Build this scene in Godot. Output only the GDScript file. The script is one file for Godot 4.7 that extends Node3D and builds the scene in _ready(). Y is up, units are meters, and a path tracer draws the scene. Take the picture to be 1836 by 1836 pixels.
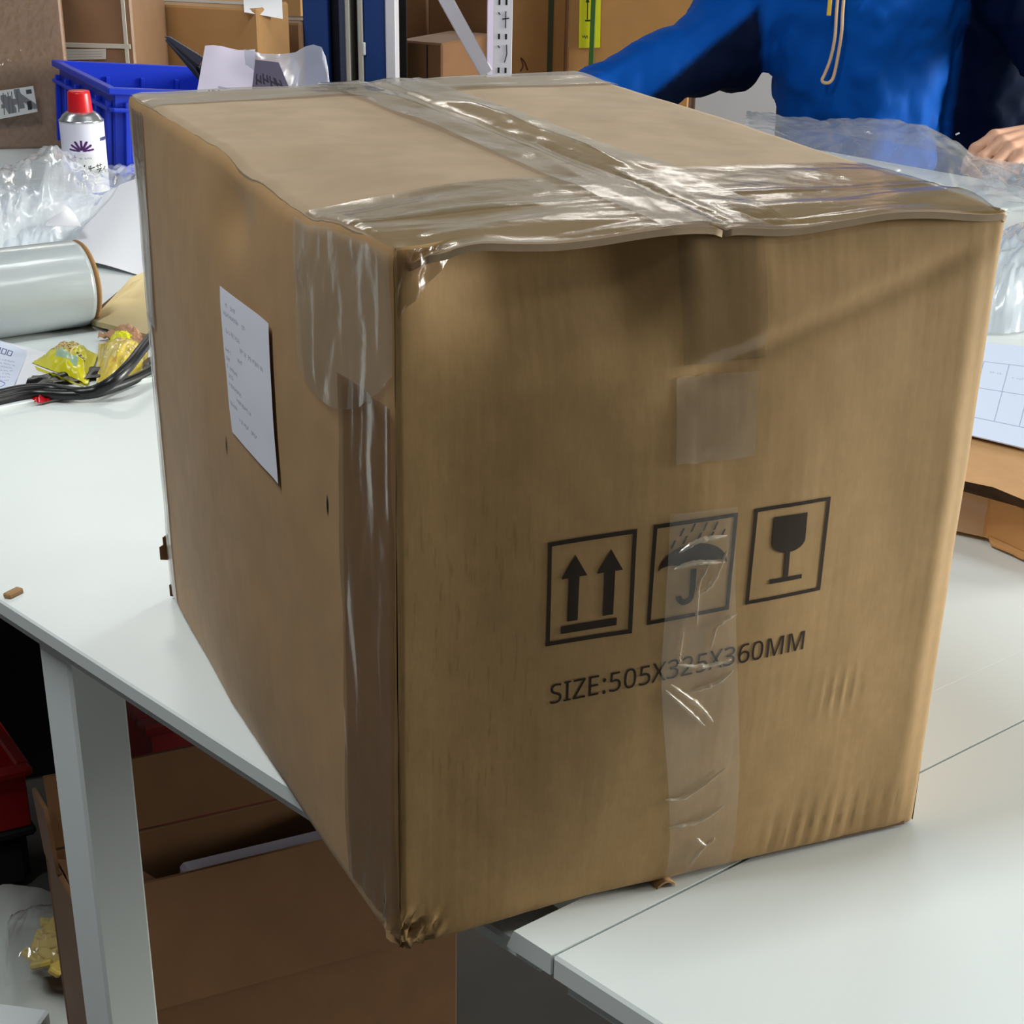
extends Node3D
# A taped carton on a white packing table in a warehouse.
# World: y up, metres, floor at y = 0, table top at y = 0.75; x runs along the carton's printed face.

const TOP := 0.75
const W := 0.325
const H := 0.36
const D := 0.505
const BACK_YAW := 0.42566          # shelving and stacked cartons behind the table face this way
const TABLE_YAW := 0.31940         # the table is turned against the carton
const TABLE_AT := Vector3(0.069, 0.0, 0.04)

var M := {}
var used := {}
var rng := RandomNumberGenerator.new()
var nz := FastNoiseLite.new()
var nz2 := FastNoiseLite.new()

# ------------------------------------------------------------------ scene bookkeeping
func numbered(called: String, parent: Node) -> String:
	var key := str(parent.get_instance_id()) + "/" + called
	var n: int = used.get(key, 0)
	used[key] = n + 1
	return called if n == 0 else "%s_%03d" % [called, n]

func tag(o: Node, label: String, category: String, group := "") -> Node:
	o.set_meta("label", label)
	o.set_meta("category", category)
	if group:
		o.set_meta("group", group)
	return o

func thing(called: String, label: String, category: String, at := Vector3.ZERO, turn := 0.0, group := "") -> Node3D:
	var o := Node3D.new()
	o.name = numbered(called, self)
	add_child(o, true)
	o.position = at
	o.rotation.y = turn
	tag(o, label, category, group)
	return o

func obj(called: String, mesh: Mesh, mat: Material, parent: Node = self, label := "") -> MeshInstance3D:
	var o := MeshInstance3D.new()
	o.name = numbered(called, parent)
	o.mesh = mesh
	o.material_override = mat
	o.cast_shadow = GeometryInstance3D.SHADOW_CASTING_SETTING_ON
	parent.add_child(o, true)
	if label:
		o.set_meta("label", label)
	return o

func struct(called: String, mesh: Mesh, mat: Material) -> MeshInstance3D:
	var o := obj(called, mesh, mat)
	o.set_meta("kind", "structure")
	return o

# ------------------------------------------------------------------ mesh helpers
func S(flat := false) -> SurfaceTool:
	var st := SurfaceTool.new()
	st.begin(Mesh.PRIMITIVE_TRIANGLES)
	if flat:
		st.set_smooth_group(-1)
	return st

func done(st: SurfaceTool) -> ArrayMesh:
	st.generate_normals()
	return st.commit()

func poly(st: SurfaceTool, pts: Array, centre: Vector3) -> void:
	# a convex face, turned so that it looks away from centre
	var n: Vector3 = (pts[1] - pts[0]).cross(pts[2] - pts[0])
	var mid := Vector3.ZERO
	for p in pts:
		mid += p
	mid /= pts.size()
	var order := pts.duplicate()
	if n.dot(mid - centre) > 0.0:
		order.reverse()
	for i in range(1, order.size() - 1):
		for k in [0, i, i + 1]:
			st.set_uv(Vector2(order[k].x + order[k].z, order[k].y))
			st.add_vertex(order[k])

func cbox(st: SurfaceTool, c: Vector3, s: Vector3, b := 0.002, basis := Basis()) -> void:
	# a box with chamfered edges
	var h := s / 2.0
	b = minf(b, minf(h.x, minf(h.y, h.z)) * 0.8)
	var at := func(sx: float, sy: float, sz: float, axis: int) -> Vector3:
		var p := Vector3(sx * h.x, sy * h.y, sz * h.z)
		for k in 3:
			if k != axis:
				p[k] -= signf(p[k]) * b
		return c + basis * p
	var sg := [-1.0, 1.0]
	for axis in 3:
		for s0 in sg:
			var q := []
			for pr in [[-1, -1], [1, -1], [1, 1], [-1, 1]]:
				var v := [0.0, 0.0, 0.0]
				v[axis] = s0
				v[(axis + 1) % 3] = float(pr[0])
				v[(axis + 2) % 3] = float(pr[1])
				q.append(at.call(v[0], v[1], v[2], axis))
			poly(st, q, c)
	for axis in 3:
		var a := (axis + 1) % 3
		var d := (axis + 2) % 3
		for s1 in sg:
			for s2 in sg:
				var v1 := [0.0, 0.0, 0.0]
				v1[a] = s1
				v1[d] = s2
				var v2 := v1.duplicate()
				v1[axis] = -1.0
				v2[axis] = 1.0
				poly(st, [at.call(v1[0], v1[1], v1[2], a), at.call(v2[0], v2[1], v2[2], a), at.call(v2[0], v2[1], v2[2], d), at.call(v1[0], v1[1], v1[2], d)], c)
	for sx in sg:
		for sy in sg:
			for sz in sg:
				poly(st, [at.call(sx, sy, sz, 0), at.call(sx, sy, sz, 1), at.call(sx, sy, sz, 2)], c)

func box_mesh(c: Vector3, s: Vector3, b := 0.002, basis := Basis()) -> ArrayMesh:
	var st := S(true)
	cbox(st, c, s, b, basis)
	return done(st)

func tri(st: SurfaceTool, a: Vector3, b: Vector3, c: Vector3, ua := Vector2.ZERO, ub := Vector2.ZERO, uc := Vector2.ZERO) -> void:
	# counter-clockwise in, clockwise out
	st.set_uv(ua); st.add_vertex(a)
	st.set_uv(uc); st.add_vertex(c)
	st.set_uv(ub); st.add_vertex(b)

func grid(st: SurfaceTool, nu: int, nv: int, f: Callable, flip := false) -> void:
	# f(u, v) -> point; the front looks along du x dv
	var pts := []
	for j in nv + 1:
		for i in nu + 1:
			pts.append(f.call(float(i) / nu, float(j) / nv))
	for j in nv:
		for i in nu:
			var a := j * (nu + 1) + i
			var q := [a, a + 1, a + nu + 2, a + nu + 1]
			var uv := [Vector2(float(i) / nu, 1.0 - float(j) / nv), Vector2(float(i + 1) / nu, 1.0 - float(j) / nv), Vector2(float(i + 1) / nu, 1.0 - float(j + 1) / nv), Vector2(float(i) / nu, 1.0 - float(j + 1) / nv)]
			if flip:
				tri(st, pts[q[0]], pts[q[2]], pts[q[1]], uv[0], uv[2], uv[1])
				tri(st, pts[q[0]], pts[q[3]], pts[q[2]], uv[0], uv[3], uv[2])
			else:
				tri(st, pts[q[0]], pts[q[1]], pts[q[2]], uv[0], uv[1], uv[2])
				tri(st, pts[q[0]], pts[q[2]], pts[q[3]], uv[0], uv[2], uv[3])

func grid_mesh(nu: int, nv: int, f: Callable, flip := false) -> ArrayMesh:
	var st := S()
	grid(st, nu, nv, f, flip)
	return done(st)

func slab(nu: int, nv: int, f: Callable, thick: Vector3) -> ArrayMesh:
	# a sheet with a thickness: f on top, f - thick below, and the rim between
	var st := S()
	grid(st, nu, nv, f)
	st.set_smooth_group(2)
	grid(st, nu, nv, func(u, v): return f.call(u, v) - thick, true)
	st.set_smooth_group(3)
	for e in [[0, 0], [1, 0], [0, 1], [1, 1]]:
		var along_u: bool = e[1] == 0
		var side := float(e[0])
		grid(st, nu if along_u else nv, 1, func(t, k):
			var p: Vector3 = f.call(t, side) if along_u else f.call(side, t)
			return p - thick * (1.0 - k), (e[0] == 1) == along_u)
	return done(st)

func tube(st: SurfaceTool, pts: Array, r: Variant, n := 10, caps := true) -> void:
	var rings := []
	var side := Vector3.UP
	for i in pts.size():
		var t: Vector3 = (pts[mini(i + 1, pts.size() - 1)] - pts[maxi(i - 1, 0)]).normalized()
		if i == 0:
			side = t.cross(Vector3.UP if absf(t.y) < 0.9 else Vector3.RIGHT).normalized()
		side = (side - t * side.dot(t)).normalized()
		var up := t.cross(side)
		var rr: float = r[i] if r is Array else r
		var ring := []
		for k in n:
			var a := TAU * k / n
			ring.append(pts[i] + (side * cos(a) + up * sin(a)) * rr)
		rings.append(ring)
	for i in pts.size() - 1:
		for k in n:
			var k2 := (k + 1) % n
			tri(st, rings[i][k], rings[i][k2], rings[i + 1][k2])
			tri(st, rings[i][k], rings[i + 1][k2], rings[i + 1][k])
	if caps:
		for k in range(1, n - 1):
			tri(st, rings[0][0], rings[0][k + 1], rings[0][k])
			tri(st, rings[-1][0], rings[-1][k], rings[-1][k + 1])

func lathe(prof: Array, n := 40, xf := Transform3D(), v_scale := 1.0) -> ArrayMesh:
	var st := S()
	lathe_into(st, prof, n, xf)
	return done(st)

func lathe_into(st: SurfaceTool, prof: Array, n := 40, xf := Transform3D()) -> void:
	var reach := [0.0]
	for i in prof.size() - 1:
		reach.append(reach[i] + prof[i].distance_to(prof[i + 1]))
	for i in prof.size() - 1:
		for k in n:
			var a := TAU * k / n
			var b := TAU * (k + 1) / n
			var p := func(q: Vector2, t: float) -> Vector3: return xf * Vector3(cos(t) * q.x, q.y, -sin(t) * q.x)
			var v0: float = 1.0 - reach[i] / reach[-1]
			var v1: float = 1.0 - reach[i + 1] / reach[-1]
			var u0 := float(k) / n
			var u1 := float(k + 1) / n
			tri(st, p.call(prof[i], a), p.call(prof[i], b), p.call(prof[i + 1], b), Vector2(u0, v0), Vector2(u1, v0), Vector2(u1, v1))
			tri(st, p.call(prof[i], a), p.call(prof[i + 1], b), p.call(prof[i + 1], a), Vector2(u0, v0), Vector2(u1, v1), Vector2(u0, v1))

func prism(st: SurfaceTool, shape: PackedVector2Array, depth: float, xf: Transform3D) -> void:
	# a flat outline in x, y made solid along z
	var idx := Geometry2D.triangulate_polygon(shape)
	var c := Vector3.ZERO
	for p in shape:
		c += Vector3(p.x, p.y, 0) / shape.size()
	for i in range(0, idx.size(), 3):
		var f := []
		var g := []
		for k in 3:
			f.append(xf * Vector3(shape[idx[i + k]].x, shape[idx[i + k]].y, depth))
			g.append(xf * Vector3(shape[idx[i + k]].x, shape[idx[i + k]].y, 0))
		poly(st, f, xf * Vector3(f[0].x * 0, 0, -100.0) if false else (f[0] + f[1] + f[2]) / 3.0 - xf.basis.z)
		poly(st, g, (g[0] + g[1] + g[2]) / 3.0 + xf.basis.z)
	var turn := 1.0 if not Geometry2D.is_polygon_clockwise(shape) else -1.0
	for i in shape.size():
		var a := shape[i]
		var b := shape[(i + 1) % shape.size()]
		var out := Vector2(b.y - a.y, a.x - b.x).normalized() * turn
		var m := (a + b) / 2.0 - out * 0.01
		poly(st, [xf * Vector3(a.x, a.y, 0), xf * Vector3(b.x, b.y, 0), xf * Vector3(b.x, b.y, depth), xf * Vector3(a.x, a.y, depth)], xf * Vector3(m.x, m.y, depth / 2))

func quad_patch(a: Vector3, b: Vector3, c: Vector3, d: Vector3) -> Callable:
	# a, b along u at v = 0; d, c at v = 1
	return func(u: float, v: float) -> Vector3: return a.lerp(b, u).lerp(d.lerp(c, u), v)

func n2(x: float, y: float) -> float:
	return nz.get_noise_2d(x, y)

func n3(p: Vector3, s: float) -> float:
	return nz.get_noise_3d(p.x * s, p.y * s, p.z * s)

func along(pts: Array, t: float) -> Vector3:
	var x := t * (pts.size() - 1)
	var i := clampi(int(x), 0, pts.size() - 2)
	var k := x - i
	var p0: Vector3 = pts[maxi(i - 1, 0)]
	var p3: Vector3 = pts[mini(i + 2, pts.size() - 1)]
	return pts[i].cubic_interpolate(pts[i + 1], p0, p3, k)

func curve(pts: Array, n: int) -> Array:
	var out := []
	for i in n + 1:
		out.append(along(pts, float(i) / n))
	return out

# smooth union of tapered bones on a grid, meshed as surface nets
func flesh(st: SurfaceTool, bones: Array, cell: float, k: float, folds := 0.0, fold_scale := 10.0, tint: Variant = null) -> void:
	var lo := Vector3(1e9, 1e9, 1e9)
	var hi := -lo
	for b in bones:
		var r := maxf(b[2], b[3]) + cell * 4.0 + 1.5 / k
		for e in [b[0], b[1]]:
			lo = lo.min(e - Vector3.ONE * r)
			hi = hi.max(e + Vector3.ONE * r)
	var n := Vector3i(((hi - lo) / cell).ceil()) + Vector3i.ONE
	var acc := PackedFloat32Array()
	acc.resize(n.x * n.y * n.z)
	for b in bones:
		var r := maxf(b[2], b[3]) + cell * 3.0 + 1.2 / k
		var a0 := Vector3i(((b[0].min(b[1]) - Vector3.ONE * r - lo) / cell).floor()).clamp(Vector3i.ZERO, n - Vector3i.ONE)
		var a1 := Vector3i(((b[0].max(b[1]) + Vector3.ONE * r - lo) / cell).ceil()).clamp(Vector3i.ZERO, n - Vector3i.ONE)
		var p0: Vector3 = b[0]
		var ba: Vector3 = b[1] - p0
		var l2 := maxf(ba.length_squared(), 1e-9)
		var r0: float = b[2]
		var dr: float = b[3] - r0
		for z in range(a0.z, a1.z + 1):
			for y in range(a0.y, a1.y + 1):
				var row := (z * n.y + y) * n.x
				for x in range(a0.x, a1.x + 1):
					var q := lo + Vector3(x, y, z) * cell - p0
					var h := clampf(q.dot(ba) / l2, 0.0, 1.0)
					var d := (q - ba * h).length() - r0 - dr * h
					if d < r:
						acc[row + x] += exp(-k * maxf(d, -0.08))
	var f := PackedFloat32Array()
	f.resize(acc.size())
	for i in acc.size():
		f[i] = 1.0 if acc[i] <= 1e-7 else -log(acc[i]) / k
	if folds > 0.0:
		for z in n.z:
			for y in n.y:
				for x in n.x:
					var i := (z * n.y + y) * n.x + x
					if absf(f[i]) < cell * 3.0:
						var p := lo + Vector3(x, y, z) * cell
						var w := n3(p, fold_scale * 10.0)
						f[i] += folds * (1.0 - 2.2 * absf(w)) + folds * 0.5 * nz2.get_noise_3d(p.x * 60.0, p.y * 30.0, p.z * 60.0)
	var id := PackedInt32Array()
	id.resize(f.size())
	id.fill(-1)
	var verts := PackedVector3Array()
	var sx := 1
	var sy := n.x
	var sz := n.x * n.y
	var off := [0, sx, sy, sx + sy, sz, sx + sz, sy + sz, sx + sy + sz]
	var place := [Vector3(0, 0, 0), Vector3(1, 0, 0), Vector3(0, 1, 0), Vector3(1, 1, 0), Vector3(0, 0, 1), Vector3(1, 0, 1), Vector3(0, 1, 1), Vector3(1, 1, 1)]
	var edges := [[0, 1], [2, 3], [4, 5], [6, 7], [0, 2], [1, 3], [4, 6], [5, 7], [0, 4], [1, 5], [2, 6], [3, 7]]
	for z in n.z - 1:
		for y in n.y - 1:
			for x in n.x - 1:
				var i := z * sz + y * sy + x
				var neg := 0
				for o in off:
					if f[i + o] < 0.0:
						neg += 1
				if neg == 0 or neg == 8:
					continue
				var sum := Vector3.ZERO
				var c := 0
				for e in edges:
					var fa := f[i + off[e[0]]]
					var fb := f[i + off[e[1]]]
					if (fa < 0.0) != (fb < 0.0):
						sum += place[e[0]].lerp(place[e[1]], fa / (fa - fb))
						c += 1
				id[i] = verts.size()
				verts.append(lo + (Vector3(x, y, z) + sum / c) * cell)
	var put := func(a: int, b: int, c: int) -> void:
		for v in [a, b, c]:
			if tint != null:
				st.set_color(tint.call(verts[v]))
			st.add_vertex(verts[v])
	var dirs := [[sx, sy, sz], [sy, sz, sx], [sz, sx, sy]]
	for z in range(1, n.z - 1):
		for y in range(1, n.y - 1):
			for x in range(1, n.x - 1):
				var i := z * sz + y * sy + x
				for dd in dirs:
					var fa := f[i]
					var fb := f[i + dd[0]]
					if (fa < 0.0) == (fb < 0.0):
						continue
					var q := [id[i], id[i - dd[1]], id[i - dd[1] - dd[2]], id[i - dd[2]]]
					if q.min() < 0:
						continue
					if fa < 0.0:
						put.call(q[0], q[3], q[2]); put.call(q[0], q[2], q[1])
					else:
						put.call(q[0], q[1], q[2]); put.call(q[0], q[2], q[3])

# ------------------------------------------------------------------ flat print and textures
func canvas(w: int, h: int, c: Color) -> Image:
	var im := Image.create_empty(w, h, false, Image.FORMAT_RGB8)
	im.fill(c)
	return im

func ink(im: Image, pts: Array, wd: float, c: Color) -> void:
	for i in pts.size() - 1:
		var a: Vector2 = pts[i]
		var b: Vector2 = pts[i + 1]
		var n := maxi(1, int(a.distance_to(b) / maxf(0.5, wd * 0.4)))
		for k in n + 1:
			var p := a.lerp(b, float(k) / n)
			im.fill_rect(Rect2i(int(p.x - wd / 2), int(p.y - wd / 2), maxi(1, int(wd)), maxi(1, int(wd))), c)

func small_print(im: Image, x: float, y: float, length: float, h: float, c: Color) -> void:
	# a row of characters too small to read
	var e := x + length
	while x < e:
		if rng.randf() < 0.8:
			ink(im, [Vector2(x, y + rng.randf() * h * 0.3), Vector2(x + h * 0.5 * rng.randf(), y + h * (0.6 + 0.4 * rng.randf()))], maxf(1.0, h * 0.22), c)
			ink(im, [Vector2(x, y + h * rng.randf()), Vector2(x + h * 0.6, y + h * rng.randf())], maxf(1.0, h * 0.18), c)
		x += h * 0.8

func tex(im: Image) -> ImageTexture:
	return ImageTexture.create_from_image(im)

func mat(c: Color, rough := 0.8, spec := 0.5, metal := 0.0) -> StandardMaterial3D:
	var m := StandardMaterial3D.new()
	m.albedo_color = c
	m.roughness = rough
	m.metallic_specular = spec
	m.metallic = metal
	return m

func printed(im: Image, rough := 0.75) -> StandardMaterial3D:
	var m := mat(Color.WHITE, rough)
	m.albedo_texture = tex(im)
	m.texture_repeat = false
	return m

func clear(c: Color, alpha: float, rough := 0.12, spec := 0.5, bump := 0.0, bump_scale := 8.0) -> StandardMaterial3D:
	var m := mat(Color(c.r, c.g, c.b, alpha), rough, spec)
	m.transparency = BaseMaterial3D.TRANSPARENCY_ALPHA
	m.cull_mode = BaseMaterial3D.CULL_DISABLED
	if bump > 0.0:
		m.normal_enabled = true
		m.normal_texture = noise_tex(91, 0.012, true, 3.0)
		m.normal_scale = bump
		m.uv1_triplanar = true
		m.uv1_world_triplanar = true
		m.uv1_scale = Vector3.ONE * bump_scale
	return m

func noise_tex(sd: int, freq: float, normal := false, strength := 4.0, ramp: Gradient = null) -> NoiseTexture2D:
	var t := NoiseTexture2D.new()
	var n := FastNoiseLite.new()
	n.seed = sd
	n.frequency = freq
	n.fractal_octaves = 4
	t.noise = n
	t.width = 512
	t.height = 512
	t.seamless = true
	t.as_normal_map = normal
	t.bump_strength = strength
	t.color_ramp = ramp
	return t

func two_tone(a: Color, b: Color) -> Gradient:
	var g := Gradient.new()
	g.set_color(0, a)
	g.set_color(1, b)
	g.set_offset(0, 0.3)
	g.set_offset(1, 0.7)
	return g

func kraft(c: Color, sd: int, scale := 2.5, rough := 0.72) -> StandardMaterial3D:
	var m := mat(c, rough, 0.45)
	m.albedo_texture = noise_tex(sd, 0.02, false, 1.0, two_tone(Color(0.965, 0.965, 0.96), Color(1, 1, 1)))
	m.uv1_triplanar = true
	m.uv1_world_triplanar = true
	m.uv1_scale = Vector3.ONE * scale
	m.normal_enabled = true
	m.normal_texture = noise_tex(sd + 7, 0.03, true, 2.0)
	m.normal_scale = 0.12
	m.rim_enabled = true
	m.rim = 0.15
	m.rim_tint = 0.0
	return m

func materials() -> void:
	M.kraft = kraft(Color8(168, 131, 87), 3)
	M.kraft_top_sheen = kraft(Color8(158, 134, 106), 4)  # paler and greyer: grazing sheen of the top flaps put into the colour
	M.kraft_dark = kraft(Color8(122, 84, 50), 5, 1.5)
	M.kraft_warm = kraft(Color8(188, 142, 90), 9, 1.5)
	M.kraft_olive = kraft(Color8(176, 128, 72), 12, 1.5)
	M.kraft_wrapped = kraft(Color8(146, 112, 84), 15, 1.5, 0.35)
	M.table = mat(Color8(222, 228, 227), 0.32, 0.5)
	M.table.roughness_texture = noise_tex(41, 0.01, false, 1.0, two_tone(Color(0.93, 0.93, 0.93), Color(1, 1, 1)))
	M.table.roughness_texture_channel = BaseMaterial3D.TEXTURE_CHANNEL_GREEN
	M.table.uv1_triplanar = true
	M.table.uv1_scale = Vector3.ONE * 1.5
	M.steel = mat(Color8(232, 238, 238), 0.42, 0.5)
	M.steel_white = mat(Color8(238, 236, 244), 0.45, 0.5)
	M.dark = mat(Color8(22, 20, 20), 0.8)
	M.black_plastic = mat(Color8(14, 14, 16), 0.35)
	M.black_bag = mat(Color8(9, 9, 10), 0.3, 0.35)
	M.bubble = clear(Color8(225, 225, 225), 0.06, 0.14, 0.8, 1.0, 28.0)
	M.tape = clear(Color8(128, 104, 52), 0.34, 0.16, 0.6, 0.35, 9.0)
	M.tape_brown = clear(Color8(112, 76, 42), 0.4, 0.2, 0.55, 0.3, 9.0)
	M.tape_clear = clear(Color8(205, 196, 180), 0.16, 0.2, 0.55, 0.4, 9.0)
	M.tape_faint = clear(Color8(215, 205, 185), 0.05, 0.16, 0.7, 0.5, 12.0)
	M.tape_lifted_glint = clear(Color8(214, 200, 178), 0.42, 0.2, 0.6, 0.3, 12.0)
	M.tape_olive = clear(Color8(104, 80, 34), 0.26, 0.2, 0.5, 0.3, 9.0)
	M.tape_pale = clear(Color8(190, 172, 150), 0.26, 0.24, 0.5, 0.3, 9.0)
	M.film = clear(Color8(232, 236, 242), 0.3, 0.16, 0.6, 0.25, 6.0)
	M.film_thick = clear(Color8(214, 224, 236), 0.5, 0.2, 0.55, 0.25, 6.0)
	M.ink = mat(Color8(50, 38, 28), 0.7, 0.3)
	M.paper = mat(Color8(226, 226, 232), 0.8)
	M.blue = mat(Color8(18, 52, 190), 0.4, 0.5)
	M.rack_blue = mat(Color8(22, 66, 138), 0.5)
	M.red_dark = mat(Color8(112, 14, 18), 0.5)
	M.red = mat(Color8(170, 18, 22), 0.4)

# ------------------------------------------------------------------ the carton
const FC := [Vector3(-0.0012, 0.0000, -0.0008), Vector3(0.3281, 0.0000, -0.0044), Vector3(0.0003, 0.3606, -0.0000), Vector3(0.3259, 0.3584, 0.0011)]
const BC := [Vector3(0.0002, 0.0000, -0.5043), Vector3(0.3250, 0.0000, -0.5050), Vector3(-0.0031, 0.3574, -0.5053), Vector3(0.3274, 0.3614, -0.5040)]
const ROUND := 0.0045

func hem(x: float) -> Vector2:
	# how a panel bends at a rounded edge: (shift along the panel, drop behind it) at x metres from that edge
	if x >= ROUND:
		return Vector2.ZERO
	var a := PI / 4.0 * (1.0 - x / ROUND)
	return Vector2(ROUND - ROUND * sin(a) - x, ROUND - ROUND * cos(a))

func bulge(u: float, v: float) -> float:
	return pow(maxf(0.0, sin(PI * clampf(u, 0, 1))), 0.8) * pow(maxf(0.0, sin(PI * clampf(v, 0, 1))), 0.7)

func front_out(u: float, v: float) -> float:
	var d := 0.0175 * smoothstep(-0.02, 0.48, u) * (1.0 - 0.65 * smoothstep(0.55, 1.0, u)) * pow(maxf(0.0, sin(PI * clampf(v, 0, 1))), 0.6) * smoothstep(0.0, 0.04, u) * smoothstep(1.0, 0.94, u)
	# the dent under the top flap, left of the tape, and the fold that runs down from the upper right corner
	var near_top := smoothstep(0.80, 1.0, v)
	d -= 0.017 * near_top * smoothstep(0.01, 0.17, u) * (1.0 - smoothstep(0.34, 0.47, u))
	d -= 0.001 * smoothstep(0.93, 1.0, v) * smoothstep(0.5, 0.6, u) * (1.0 - smoothstep(0.9, 1.0, u))
	var fold := 0.826 + (u - 0.436) * 0.27
	var side := smoothstep(0.36, 0.5, u) * (1.0 - smoothstep(0.86, 1.0, u))
	d -= 0.005 * side * maxf(0.0, v - fold) / 0.14
	d -= 0.0028 * side * exp(-pow((v - fold + 0.02) / 0.02, 2.0))
	# soft waves and flutes that show through
	d += 0.0012 * n2(u * 260.0, v * 200.0)
	d += 0.00007 * sin(u * W * TAU / 0.0072) * (0.4 + 0.6 * smoothstep(-0.1, 0.5, n2(u * 500.0 + 40.0, v * 300.0)))
	# crushed flutes near the bottom edge
	var crush := smoothstep(0.62, 0.72, u) * (1.0 - smoothstep(0.93, 0.99, u)) * exp(-pow((v - 0.055) / 0.045, 2.0))
	d -= 0.0007 * crush * smoothstep(0.55, 1.0, sin(u * W * TAU / 0.0105 + 2.0 * n2(u * 300.0, 9.0)))
	var rub := exp(-pow((u - 0.775) / 0.06, 2.0)) * exp(-pow((v - 0.30) / 0.03, 2.0))
	d -= 0.0009 * rub * smoothstep(0.5, 1.0, sin(u * W * TAU / 0.008))
	return d

func front_at(u: float, v: float, lift := 0.0) -> Vector3:
	var p: Vector3 = FC[0].lerp(FC[1], u).lerp(FC[2].lerp(FC[3], u), v)
	var l := hem(u * W)
	var r := hem((1.0 - u) * W)
	var b := hem(v * H)
	var t := hem((1.0 - v) * H)
	p += Vector3(l.x - r.x, b.x - t.x, -l.y - r.y - b.y - t.y)
	# the lower edge is a little raised and worn
	p.y += 0.0010 * exp(-pow(v / 0.02, 2.0)) * smoothstep(0.04, 0.2, u) * (0.7 + 0.5 * n2(u * 900.0, 3.0))
	# crushed lower left corner
	var c := smoothstep(0.10, 0.0, u) * smoothstep(0.07, 0.0, v)
	p += Vector3(0.0, -0.001, 0.011 * n2(u * 5200.0, v * 6000.0) - 0.001) * c
	# where it hangs free of the table the lower edge sags
	p.y -= 0.0055 * smoothstep(0.42, 0.0, u) * exp(-pow(v / 0.05, 2.0))
	return p + Vector3(0, 0, front_out(u, v) + lift)

func sag(w: float) -> float:
	# the worn long edge on the left hangs down here and there
	return 0.0085 * exp(-pow((w - 0.27) / 0.12, 2.0)) + 0.005 * exp(-pow((w - 0.45) / 0.06, 2.0)) + 0.0015 * (n2(w * 900.0, 60.0) + 0.4)

func left_out(w: float, v: float) -> float:
	var d := 0.016 * smoothstep(-0.02, 0.5, w) * (1.0 - 0.8 * smoothstep(0.55, 1.0, w)) * pow(maxf(0.0, sin(PI * clampf(v, 0, 1))), 0.6) * smoothstep(0.0, 0.03, w) * smoothstep(1.0, 0.96, w)
	d += 0.0065 * (1.0 - smoothstep(0.0, 0.45, v)) * pow(maxf(0.0, sin(PI * clampf(w, 0, 1))), 0.6)
	d += 0.0012 * n2(w * 320.0 + 300.0, v * 220.0)
	d += 0.00008 * sin(w * D * TAU / 0.0072)
	# dent with a crease under the top edge
	var x := w - 0.47
	var y := v - 0.93
	d -= 0.006 * exp(-pow(x / 0.055, 2.0) - pow(y / 0.06, 2.0))
	return d

func left_at(w: float, v: float, lift := 0.0) -> Vector3:
	var p: Vector3 = FC[0].lerp(BC[0], w).lerp(FC[2].lerp(BC[2], w), v)
	var f := hem(w * D)
	var k := hem((1.0 - w) * D)
	var b := hem(v * H)
	var t := hem((1.0 - v) * H)
	p += Vector3(f.y + k.y + b.y + t.y, b.x - t.x, -f.x + k.x)
	p.y -= sag(w) * smoothstep(0.8, 1.0, v)
	var c := smoothstep(0.07, 0.0, w) * smoothstep(0.07, 0.0, v)
	p += Vector3(0.013 * n2(w * 5600.0 + 70.0, v * 6000.0) + 0.001, -0.001, 0.0) * c
	p.y -= 0.0055 * smoothstep(0.45, 0.0, w) * exp(-pow(v / 0.05, 2.0))
	return p - Vector3(left_out(w, v) + lift, 0, 0)

func top_at(u: float, w: float, lift := 0.0) -> Vector3:
	var p: Vector3 = FC[2].lerp(FC[3], u).lerp(BC[2].lerp(BC[3], u), w)
	var l := hem(u * W)
	var r := hem((1.0 - u) * W)
	var k := hem((1.0 - w) * D)
	p += Vector3(l.x - r.x, -l.y - r.y - k.y, k.x)
	p.y -= sag(w) * smoothstep(0.30, 0.0, u)
	p.y += 0.002 * bulge(u, w) + 0.0012 * n2(u * 260.0, w * 330.0 + 200.0)
	p.y -= 0.0014 * exp(-pow((u - 0.5) * W / 0.004, 2.0))
	# the front edge stands out over the printed panel and waves
	var e := smoothstep(0.06, 0.0, w)
	p.z += (0.0008 + 0.0027 * smoothstep(0.52, 0.40, u)) * e * smoothstep(0.0, 0.05, u) * smoothstep(1.0, 0.95, u)
	p.y += e * (0.0018 * sin(u * 17.0 + 0.6) - 0.001)
	# crushed front left corner
	var c := smoothstep(0.14, 0.0, u) * smoothstep(0.09, 0.0, w)
	p += Vector3(0.001, -0.009, -0.002) * c * (1.0 + 0.35 * n2(u * 1600.0, w * 1600.0))
	return p + Vector3(0, lift, 0)

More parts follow.
